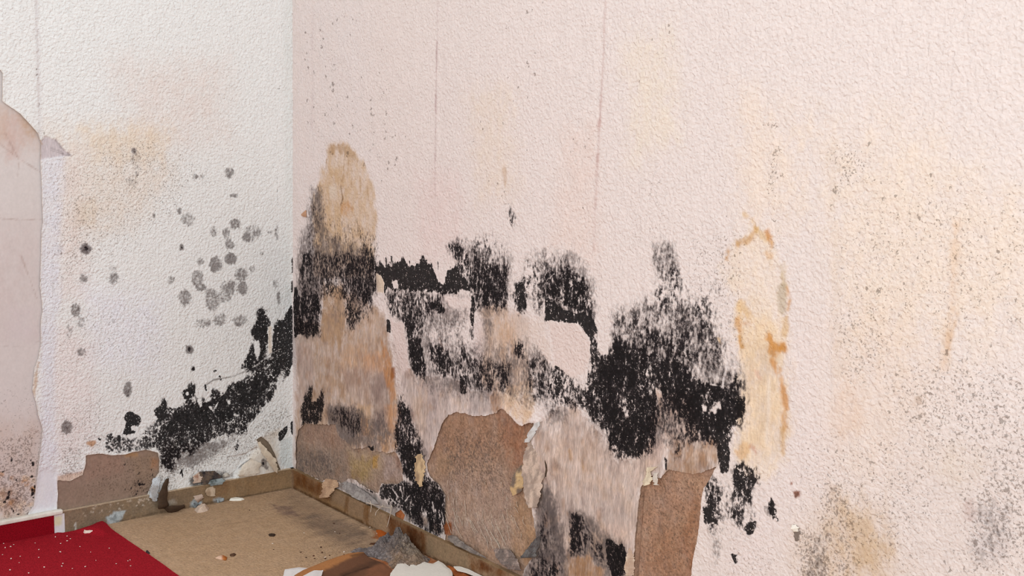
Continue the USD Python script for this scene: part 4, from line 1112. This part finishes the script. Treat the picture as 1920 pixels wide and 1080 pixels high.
def heap_h(S, d):
    P = S.poly('752,1034'); r = np.hypot(S.U - P[0, 0], S.V - P[0, 1])
    q = np.stack([S.U / .014, S.V / .014, S.U * 0], -1)
    return ss(0, .03, d) * (.030 * np.exp(-(r / .055) ** 2) + .010) * (0.15 + 1.7 * fb(q, 5, 5)) + ss(0, .008, d) * .004


floor_piece('plaster_heap', 'grey crumbled heap of rotten plaster and paper by the skirting board', 'debris', '656,1035 672,1030 692,1033 712,1028 736,1020 766,1026 786,1038 806,1048 800,1062 782,1070 760,1064 736,1066 722,1052 700,1046 676,1040', (128, 118, 116), heap_h, seed=81, step=.0016, mat=RUBBLE, paint=heap_paint, w=2.5, coat=(1, .3, 0))


def wet_paint(S):
    S.paint('520,1092 570,1066 610,1057 650,1046 690,1038 690,1045 652,1061 612,1077 560,1098', (172, 116, 72), 1, 4, 4)
    S.paint('690,1064 736,1054 750,1100 680,1100', (138, 90, 64), .9, 8, 6)
    S.paint('636,1080 666,1066 700,1054 712,1058 676,1074 650,1092', (84, 58, 44), .8, 5, 5)
    S.paint('640,1084 690,1066', (48, 32, 26), .8, 4, 3, line=1.5)
    S.paint('660,1056 690,1046', (70, 48, 38), .7, 4, 3, line=2)


def wet_h(S, d):
    ridge = -S.sd(S.poly('520,1110 600,1072 660,1052 692,1036'), (slice(None), slice(None)), True)
    return .016 * np.exp(-(ridge / .028) ** 2) * ss(0, .012, d) + .004 * (S.w0 + 1) * ss(0, .01, d) * .5


floor_piece('fallen_wallpaper', 'wet orange-brown sheet of fallen wallpaper folded on the floor', 'wallpaper', '520,1110 560,1082 584,1072 610,1062 650,1050 684,1043 700,1050 720,1057 736,1070 734,1082 720,1130 600,1150', (112, 76, 56), wet_h, seed=82, paint=wet_paint, w=1.2, coat=(.2, .4, .35))
flat = lambda S, d: .0035 + .003 * (S.w0 * .5 + .5) * ss(0, .01, d)
floor_piece('torn_sheet', 'white torn sheet with a scalloped edge at the foot of the skirting board', 'paper', '728,1100 732,1080 738,1072 746,1062 753,1060 761,1062 768,1067 773,1056 785,1053 800,1060 812,1062 822,1056 829,1060 838,1068 847,1075 850,1100 800,1130', (232, 222, 210), flat, seed=83, w=.8, coat=(.1, .1, .1), base=.002)
def mush_paint(S):
    S.paint('850,1066 900,1072 960,1092 900,1120 862,1100', (128, 66, 34), .8, 6, 7)
    S.paint('838,1053 880,1062 930,1074 960,1088 930,1084 880,1070', (190, 112, 62), .7, 4, 6)


floor_piece('wet_mush', 'orange-brown wet paper mush packed against the foot of the right skirting board', 'debris', '838,1054 858,1057 880,1062 930,1073 972,1090 950,1130 880,1120 858,1084 849,1067', (162, 90, 46), lambda S, d: .006 + .008 * ss(0, .02, d) + .004 * S.w1 * ss(0, .01, d), seed=84, paint=mush_paint, w=1.5, coat=(.6, .3, .3), z0=.014)
floor_piece('torn_strip', 'narrow white strip of torn paper lying on the orange mush', 'paper', '850,1062 862,1062 884,1066 905,1071 914,1075 940,1083 960,1098 930,1100 905,1088 890,1080 872,1073 858,1070', (232, 222, 210), lambda S, d: .0005 + 0 * d, seed=84, w=.8, coat=(.1, .1, .1), base=.0185, z0=.020)
floor_piece('paper_offcut', 'white paper edge curling at the bottom of the fallen wallpaper', 'paper', '528,1100 534,1078 560,1074 590,1077 606,1079 600,1100', (226, 218, 214), lambda S, d: .012 + .004 * ss(0, .02, d), seed=85, w=.8, coat=(.1, .1, .1))
floor_piece('orange_flake', 'orange flake of wet paper between the heap and the skirting board', 'debris', '704,994 722,994 731,1003 727,1012 712,1010', (170, 84, 30), edge_h(.006, .01), seed=86, w=1.0, coat=(.3, .2, .5))
floor_piece('paper_scrap', 'small white scrap lying on the red carpet', 'paper', '154,1001 158,998 164,1001 174,1000 180,1001 177,1004 168,1005 158,1005', (230, 206, 192), edge_h(.004, .006), seed=87, w=.4, step=.0014, base=.0062, coat=(.2, .2, 0))
floor_piece('plaster_chip', 'long white plaster chip on the floor near the left skirting', 'plaster', '430,933.5 438,934 452,935.5 459,936.5 452,939 440,939.5 430,939', (240, 232, 218), edge_h(.004, .004), seed=88, w=.2, step=.0012, coat=(.2, .1, 0))
floor_piece('paper_scrap', 'pinkish crumpled scrap at the foot of the left skirting board', 'paper', '364,957 370,952 378,944 384,949 392,953 390,958 380,961 370,962', (206, 180, 160), lambda S, d: .012 * ss(0, .01, d) * (1 + S.w1 * .5), seed=89, w=.8, step=.0014, coat=(.6, .5, 0))
floor_piece('paper_scrap', 'white and rust scrap in the middle of the brown floor', 'paper', '403,1047 412,1044 420,1043 426,1046 424,1051 414,1050', (214, 176, 150), edge_h(.004, .005), seed=90, w=.5, step=.0014, coat=(.4, .3, 0), paint=lambda S: S.paint('416,1042 428,1042 428,1052 418,1052', (168, 98, 48), 1, 3, 2))
floor_piece('wood_splinter', 'dark splinter lying left of the grey heap', 'splinter', '692,1021 704,1019.5 714,1019 714,1020.5 702,1022', (84, 52, 36), edge_h(.003, .002), seed=91, w=.2, step=.0012)
floor_piece('dark_chip', 'dark brown chip beside the rust scrap on the floor', 'debris', '431,1041 438,1039 443,1040 438,1043.5 432,1043', (92, 66, 50), edge_h(.003, .003), seed=92, w=.3, step=.0012)
floor_piece('dark_chip', 'black flat chip on the bare middle of the brown floor', 'debris', '503,1003 509,1002 517,1003 514,1006 506,1006', (62, 48, 38), edge_h(.003, .003), seed=93, w=.3, step=.0012)
floor_piece('dark_chip', 'small dark crumb on the edge of the red carpet', 'debris', '273,1038 277,1037 281,1041 277,1043', (62, 50, 52), edge_h(.005, .003), seed=94, w=.3, step=.0012, base=.004)


def crumb(name, x, y, size, mat, z=0.0, seed=0, **tags):
    b = trimesh.creation.icosphere(subdivisions=1)
    r = np.random.RandomState(seed)
    v = np.array(b.vertices) * (1 + .35 * (r.rand(len(b.vertices), 1) - .5)) * np.array([1, r.uniform(.5, .9), r.uniform(.35, .6)]) * size
    a = r.uniform(0, 6.28); c, s = math.cos(a), math.sin(a)
    v = v @ np.array([[c, s, 0], [-s, c, 0], [0, 0, 1]])
    u = F.at(x, y)
    v += np.array([u[0], -u[1], z - v[:, 2].min() - .0003])
    return mesh(name, v, b.faces, mat, smooth=False, **tags)


for i, (x, y, s) in enumerate(((32, 1014, 2.2), (39, 1013, 2.2), (20, 1030, 3), (10, 1032, 3), (26, 1026, 2), (7, 1024, 2), (104, 1012, 2.4), (126, 1010, 2.6), (126, 1019, 3), (114, 1024, 2.4), (73, 1036, 2.6), (113, 1040, 3.4), (21, 1053, 3), (38, 1048, 2),
                               (73, 1050, 2.4), (116, 1067, 3), (160, 1068, 3), (118, 1062, 2.4), (19, 1074, 3), (83, 1069, 2.6), (136, 1071, 2), (205, 1033, 2.2), (218, 1062, 2.4), (132, 1015, 2), (82, 1004, 2.4), (180, 1056, 2), (36, 1060, 2.2), (5, 1045, 2.4),
                               (54, 1080, 2.4), (150, 1030, 1.8), (190, 997, 1.8), (240, 1057, 2), (244, 1055, 2.4), (170, 1040, 1.8), (245, 1066, 2.2), (66, 1023, 1.8))):
    crumb('plaster_crumb', x, y, s * .00085, CRUMB_WHITE, .0062, i, label='tiny white plaster crumb on the red carpet', cat='crumb', group='plaster crumbs on the red carpet')
for i, (x, y, s) in enumerate(((564, 1036, 2.6), (588, 1043, 2.4), (604, 1037, 3), (574, 1046, 2.2), (610, 1048, 2.6), (590, 1048, 2.4), (618, 1042, 2.2), (632, 1047, 2.2), (626, 982, 3), (637, 1001, 2.4), (602, 1027, 2.6), (645, 1041, 2.2), (468, 957, 2), (513, 1031, 2), (572, 1068, 2.6))):
    crumb('dark_crumb', x, y, s * .001, CRUMB_BROWN, 0.0004, 100 + i, label='tiny dark brown crumb on the brown floor', cat='crumb', group='dark crumbs on the brown floor')
for i, (x, y, s) in enumerate(((645, 1036, 3), (643, 1047, 3), (610, 1046, 3), (511, 1020, 2), (570, 1000, 2), (628, 998, 2), (694, 989, 2.4), (707, 1001, 2.2))):
    crumb('pale_crumb', x, y, s * .001, CRUMB_WHITE, 0.0004, 200 + i, label='tiny pale plaster crumb on the brown floor', cat='crumb', group='pale crumbs on the brown floor')


# ------------------------------------------------------------------ pieces hanging from the walls
def hanging(name, S, rows, mat=SCRAP, color=(200, 176, 156), parent=None, t=.0009, seed=0, n=26, m=9, label=None, cat=None, mold=None, coat=(.5, .4, 0), tones=None, group=None, amp=.0026):
    """rows: (left x, y, right x, y, distance from the wall at left, at right) from top to bottom; a torn sheet spanned between them."""
    rows = np.array(rows, float)
    k = np.linspace(0, len(rows) - 1, n); i = np.clip(k.astype(int), 0, len(rows) - 2); fr = (k - i)[:, None]
    fr = fr * fr * (3 - 2 * fr) * .5 + fr * .5
    r = rows[i] * (1 - fr) + rows[i + 1] * fr
    P = np.zeros((n, m, 3)); rs = np.random.RandomState(seed)
    jag = rs.randn(n, 2) * 1.1
    for a in range(n):
        A_, B_ = S.at(r[a, 0] + jag[a, 0], r[a, 1]), S.at(r[a, 2] + jag[a, 1], r[a, 3])
        for b in range(m):
            x = b / (m - 1); uv = A_ * (1 - x) + B_ * x
            P[a, b] = S.point(uv[0], uv[1], r[a, 4] * (1 - x) + r[a, 5] * x)
    q = P / .009
    P += (fb(q, 2, seed)[..., None] - .5) * amp * S.N
    v, f = solid(P, t)
    if np.dot(np.cross(S.A, S.B), S.N) < 0:
        pass
    cc = np.empty((n, m, 3)); cc[:] = lin(color)
    if tones:
        w = fb(P / [.010, .010, .030], 3, seed + 3)[..., None]
        cc = cc * (1 - ss(.42, .58, w)) + lin(tones) * ss(.42, .58, w)
    cc = np.vstack([cc.reshape(-1, 3)] * 2)
    return mesh(name, v, f, mat, parent, flat_prims(len(v), cc, mold or (0, 0, 0), coat), label=label, **({} if parent else dict(cat=cat, group=group)))


# right wall
hanging('torn_flap', R, [(1011, 793, 1018, 790, .004, .003), (999, 822, 1022, 815, .008, .003), (991, 846, 1024, 848, .011, .003), (988, 880, 1024, 880, .013, .004), (990, 908, 1021, 905, .014, .006), (995, 932, 1017, 930, .016, .008), (1001, 950, 1013, 950, .015, .010)], color=(208, 182, 164), tones=(168, 146, 132), parent=wall_r, seed=3, m=13, n=44, amp=.0016, label='long torn flap hanging beside the bare patch', mold=(.06, .14, .12))
hanging('torn_flap', R, [(1008, 793, 1016, 790, .006, .004), (1000, 808, 1012, 806, .012, .008), (992, 828, 1000, 828, .012, .011)], color=(212, 206, 202), tones=(190, 180, 174), parent=wall_r, seed=33, m=6, n=14, amp=.0014, label='pale curled edge at the top of the long flap')
hanging('torn_flap', R, [(976, 874, 984, 870, .004, .004), (970, 892, 986, 892, .012, .006), (965, 910, 985, 910, .014, .006), (967, 928, 980, 922, .010, .006)], color=(206, 172, 128), tones=(122, 104, 92), parent=wall_r, seed=5, label='short yellowish flap hanging over the bare patch')
hanging('torn_flap', R, [(784, 852, 792, 850, .003, .003), (781, 868, 799, 866, .006, .004), (783, 885, 800, 882, .009, .005), (786, 900, 798, 895, .010, .006), (792, 912, 796, 910, .008, .006)], color=(212, 180, 140), tones=(170, 140, 110), parent=wall_r, seed=6, label='small cream scrap stuck left of the bare patch')
hanging('torn_flap', R, [(613, 897, 634, 900, .003, .003), (612, 906, 642, 908, .014, .010), (617, 918, 634, 920, .020, .016), (612, 931, 628, 930, .024, .020)], color=(204, 166, 134), tones=(178, 140, 112), parent=wall_r, seed=7, label='beige scrap hanging over the skirting board near the corner', mold=(0, 0, .3))
hanging('torn_flap', R, [(645, 905, 652, 903, .003, .003), (648, 914, 680, 915, .010, .006), (668, 930, 706, 932, .013, .010), (700, 944, 718, 944, .014, .012)], color=(174, 164, 158), tones=(150, 140, 136), parent=wall_r, seed=8, label='grey fold of paper drooping onto the skirting board', mold=(0, .25, .1))
hanging('torn_flap', R, [(1216, 876, 1236, 874, .003, .003), (1214, 890, 1222, 884, .006, .005), (1213, 902, 1230, 896, .012, .010), (1216, 910, 1226, 906, .014, .012)], color=(226, 206, 178), tones=(206, 184, 158), parent=wall_r, seed=9, label='cream curl of paper above the right bare patch')
hanging('torn_flap', R, [(1229, 886, 1236, 886, .004, .004), (1230, 896, 1238, 898, .010, .008), (1234, 908, 1240, 908, .010, .008)], color=(206, 190, 176), parent=wall_r, seed=10, n=12, m=5, label='small pale tongue of paper beside the cream curl')
hanging('torn_flap', R, [(1183, 1026, 1190, 1024, .004, .004), (1180, 1045, 1192, 1045, .010, .004), (1177, 1062, 1192, 1062, .010, .004), (1180, 1078, 1192, 1078, .008, .004)], color=(218, 194, 172), tones=(190, 160, 140), parent=wall_r, seed=11, label='cream torn edge standing up along the right bare patch')
hanging('torn_flap', R, [(1486, 984, 1496, 983, .003, .003), (1488, 990, 1500, 989, .007, .005), (1490, 996, 1500, 996, .005, .004)], color=(240, 228, 214), parent=wall_r, seed=12, n=10, m=6, label='white chip of lifted paper')
hanging('torn_flap', R, [(1489, 995, 1502, 995, .003, .003), (1491, 1003, 1501, 1002, .004, .003), (1493, 1014, 1497, 1014, .003, .003)], color=(132, 116, 106), parent=wall_r, seed=13, n=10, m=6, label='grey torn spot under the white chip')
hanging('torn_flap', R, [(930, 1028, 960, 1030, .004, .004), (938, 1042, 972, 1044, .012, .008), (950, 1054, 984, 1060, .016, .012), (962, 1064, 986, 1068, .014, .012)], color=(176, 152, 140), tones=(128, 112, 104), amp=.006, parent=wall_r, seed=14, label='grey curl of rotten backing at the foot of the bare patch', mold=(.2, .4, .2))
hanging('torn_flap', R, [(1006, 1010, 1018, 1000, .003, .003), (992, 1030, 1014, 1024, .010, .006), (984, 1044, 1008, 1044, .014, .008)], color=(122, 120, 118), tones=(70, 68, 68), amp=.006, parent=wall_r, seed=15, n=16, m=7, label='dark grey wet flap at the foot of the wall', mold=(.3, .5, 0))
hanging('torn_flap', R, [(566, 402, 576, 394, .002, .002), (569, 404, 576, 402, .004, .003), (571, 406, 576, 408, .003, .002)], color=(190, 146, 116), parent=wall_r, seed=16, n=8, m=5, label='tiny brown triangular tear near the corner')
hanging('torn_flap', R, [(842, 1004, 852, 1003, .003, .003), (846, 1009, 876, 1018, .010, .006), (862, 1020, 900, 1032, .013, .010), (890, 1034, 920, 1045, .012, .010)], color=(146, 132, 122), tones=(110, 100, 94), parent=wall_r, seed=17, n=20, label='frayed grey edge along the skirting board', mold=(.15, .4, .2))


def strand(name, P, r, mat, parent, label):
    """A drooping fibre as a tapering tube."""
    P = np.array(P, float); k = np.linspace(0, len(P) - 1, 14); i = np.clip(k.astype(int), 0, len(P) - 2); fr = (k - i)[:, None]
    Q = P[i] * (1 - fr) + P[i + 1] * fr
    for _ in range(2):
        Q[1:-1] = (Q[:-2] + 2 * Q[1:-1] + Q[2:]) / 4
    t = np.gradient(Q, axis=0); t /= np.linalg.norm(t, axis=1, keepdims=True)
    a = np.cross(t, [.3, .9, .2]); a /= np.linalg.norm(a, axis=1, keepdims=True); b = np.cross(t, a)
    rad = r * (1 - .6 * np.linspace(0, 1, 14)) * (1 + .3 * np.sin(np.linspace(0, 9, 14)))
    ang = np.arange(6) * math.pi / 3
    v = (Q[:, None] + rad[:, None, None] * (np.cos(ang)[None, :, None] * a[:, None] + np.sin(ang)[None, :, None] * b[:, None])).reshape(-1, 3)
    ii, jj = np.meshgrid(np.arange(13), np.arange(6), indexing='ij')
    q = np.stack([ii * 6 + jj, ii * 6 + (jj + 1) % 6, (ii + 1) * 6 + (jj + 1) % 6, (ii + 1) * 6 + jj], -1).reshape(-1, 4)
    caps = [[0, k2 + 1, k2] for k2 in range(1, 5)] + [[78, 78 + k2, 79 + k2] for k2 in range(1, 5)]
    return mesh(name, v, np.vstack([q[:, [0, 1, 2]], q[:, [0, 2, 3]], caps]), mat, parent, label=label)


STRAND = plain('pale_fibre', (214, 196, 178), (180, 160, 142), 200.0)
for P in (((702, 938), (706, 948), (706, 958)), ((726, 946), (720, 952), (716, 958), (717, 964)), ((742, 946), (742, 958), (741, 972), (739, 985)), ((692, 940), (716, 946), (744, 950))):
    strand('hanging_fibre', [R.point(*R.at(x, y), .012 + .003 * i) for i, (x, y) in enumerate(P)], .0016, STRAND, wall_r, 'pale drooping fibre of rotten paper')

rng = random.Random(5)
V_, T_, n_v = [], [], 0
for _ in range(110):
    x, y = rng.uniform(838, 985), rng.uniform(900, 1050)
    if y > 985 + (x - 840) * .55 or rng.random() > (1.0 if x < 950 and y > 940 else .45):
        continue
    Lh = rng.uniform(6, 30) if y > 950 else rng.uniform(5, 14)
    lean = rng.uniform(.25, .6) if y > 955 and rng.random() < .75 else rng.uniform(-.2, .2)
    a = [PR.point(*PR.at(x + lean * Lh * (k_ - .5) + rng.uniform(-1, 1), y + Lh * (k_ - .5)), .0012) for k_ in (0, .33, .66, 1)]
    Q = np.array([a[0], (a[0] + a[1]) / 2, a[1], (a[1] + a[2]) / 2, a[2], (a[2] + a[3]) / 2, a[3]])
    t_ = np.gradient(Q, axis=0); t_ /= np.linalg.norm(t_, axis=1, keepdims=True)
    n1_ = np.array([0, -1.0, 0]); n2_ = np.cross(t_, n1_); rad = rng.uniform(.0005, .0009)
    ring = np.stack([Q + rad * n1_, Q + rad * n2_, Q - rad * n2_], 1).reshape(-1, 3)
    for i_ in range(6):
        for j_ in range(3):
            p0, p1 = n_v + i_ * 3 + j_, n_v + i_ * 3 + (j_ + 1) % 3
            T_ += [(p0, p1, p1 + 3), (p0, p1 + 3, p0 + 3)]
    V_.append(ring); n_v += len(ring)
mesh('pale_fibres', np.vstack(V_), T_, STRAND, wall_r, kind='stuff', label='pale paper fibres left in the glue of the bare patch')

# left wall: the curled flap in the corner
hanging('curled_flap', L, [(481, 829, 487, 827, .004, .006), (484, 840, 497, 842, .010, .014), (490, 852, 509, 856, .016, .024), (498, 866, 512, 870, .020, .022), (508, 880, 515, 886, .020, .020)], color=(220, 202, 180), tones=(204, 184, 162), parent=wall_l, seed=21, label='cream curled flap of wallpaper in the corner', n=26)
hanging('curled_flap', L, [(452, 872, 470, 858, .006, .010), (446, 882, 484, 866, .012, .016), (441, 889, 480, 884, .014, .016), (446, 892, 472, 890, .012, .014)], color=(226, 212, 196), tones=(210, 194, 176), parent=wall_l, seed=22, label='cream bulging lip of wallpaper over the skirting board', n=20)
hanging('torn_flap', L, [(360, 892, 372, 884, .004, .004), (360, 898, 376, 894, .012, .010), (358, 904, 372, 902, .014, .012)], color=(204, 180, 162), tones=(160, 120, 100), parent=wall_l, seed=23, n=12, m=7, label='pinkish scrap at the foot of the white wall')
hanging('torn_flap', L, [(372, 884, 402, 882, .004, .004), (374, 894, 412, 892, .010, .010), (376, 906, 410, 900, .014, .014)], color=(110, 92, 76), tones=(46, 42, 44), parent=wall_l, seed=24, n=14, m=10, label='dark rotten scrap at the foot of the white wall', mold=(.3, .3, .2))
hanging('torn_flap', L, [(392, 898, 412, 894, .012, .012), (386, 904, 416, 899, .018, .018), (388, 908, 412, 905, .018, .018)], color=(150, 158, 158), tones=(86, 92, 90), parent=wall_l, seed=25, n=10, m=10, label='grey mouldy scrap resting on the skirting board')
hanging('torn_flap', L, [(416, 888, 424, 885, .006, .006), (414, 893, 428, 891, .012, .012)], color=(196, 186, 174), tones=(140, 128, 116), parent=wall_l, seed=26, n=8, m=6, label='small pale scrap right of the rotten scrap')
hanging('torn_flap', L, [(285, 896, 300, 893, .004, .004), (280, 912, 296, 910, .010, .010), (274, 928, 292, 928, .016, .016), (284, 938, 288, 936, .018, .018)], color=(206, 210, 214), tones=(176, 172, 170), parent=wall_l, seed=27, label='white shred of paper beside the brown strip', mold=(.1, .1, .25))

# scraps clinging to the left skirting board
for s, c, c2, lab, sd in (([(384, 913, 396, 909, .013, .013), (380, 920, 400, 918, .015, .014), (386, 928, 398, 928, .015, .014)], (206, 184, 160), (176, 150, 124), 'beige crumpled scrap clinging high on the left skirting board', 31),
                          ([(358, 928, 374, 924, .013, .013), (360, 934, 376, 930, .016, .015), (366, 940, 372, 936, .014, .014)], (196, 172, 156), (150, 120, 100), 'pinkish scrap clinging to the left skirting board', 32),
                          ([(356, 942, 374, 938, .013, .013), (360, 950, 372, 948, .017, .016)], (168, 176, 180), (80, 80, 78), 'bluish grey scrap low on the left skirting board', 33),
                          ([(401, 934, 416, 931, .013, .013), (404, 940, 414, 936, .016, .015)], (164, 170, 172), (112, 112, 108), 'grey scrap beside the bluish scrap on the skirting board', 34)):
    hanging('wall_scrap', L, s, color=c, tones=c2, seed=sd, n=12, m=8, label=lab, cat='paper scrap')

# dark strip peeled off and curling onto the floor
path = [(313, 896, .004), (306, 908, .010), (300, 922, .018), (297, 936, .026), (298, 948, .030)]
pc = [L.point(*L.at(x, y), h) for x, y, h in path]
for x, y, z in ((303, 960, .012), (316, 964, .011), (330, 962, .011), (346, 957, .012)):
    g = F.at(x, y); pc.append(np.array([g[0], -g[1], z]))
pc = np.array(pc)
k = np.linspace(0, len(pc) - 1, 40); i = np.clip(k.astype(int), 0, len(pc) - 2); fr = (k - i)[:, None]
Q = pc[i] * (1 - fr) + pc[i + 1] * fr
for _ in range(6):
    Q[1:-1] = (Q[:-2] + 2 * Q[1:-1] + Q[2:]) / 4
wd = np.interp(np.linspace(0, 1, 40), [0, .12, .35, .6, .8, 1], [.004, .012, .018, .019, .021, .009]) * (1 + .12 * np.sin(np.linspace(0, 31, 40)))
side = np.array([.25, -.9, .0]); strip = []
for a in range(40):
    d = side * (1 - .8 * ss(18, 30, a)) + np.array([.15, 0, .62]) * ss(18, 30, a)
    strip.append([Q[a] + d * wd[a] * (b / 3 - 1) * .9 + np.array([.0025, 0, 0]) * (1 - (b / 3 - 1) ** 2) for b in range(7)])
strip = np.array(strip); strip[..., 2] = np.maximum(strip[..., 2], .002)
strip[..., 0] = np.maximum(strip[..., 0], np.where(strip[..., 2] < BH + .004, BT + .002, .003))
v, f = solid(strip, .0012)
cc = lin((74, 57, 44)) * (0.75 + .5 * fb(v / .01, 3, 4))[:, None]
mesh('peeled_strip', v, f, SCRAP, None, flat_prims(len(v), cc, (0, .1, .1), (.3, .6, .1)), label='dark brown strip peeled from the wall and curling over the skirting onto the floor', cat='peeled strip')
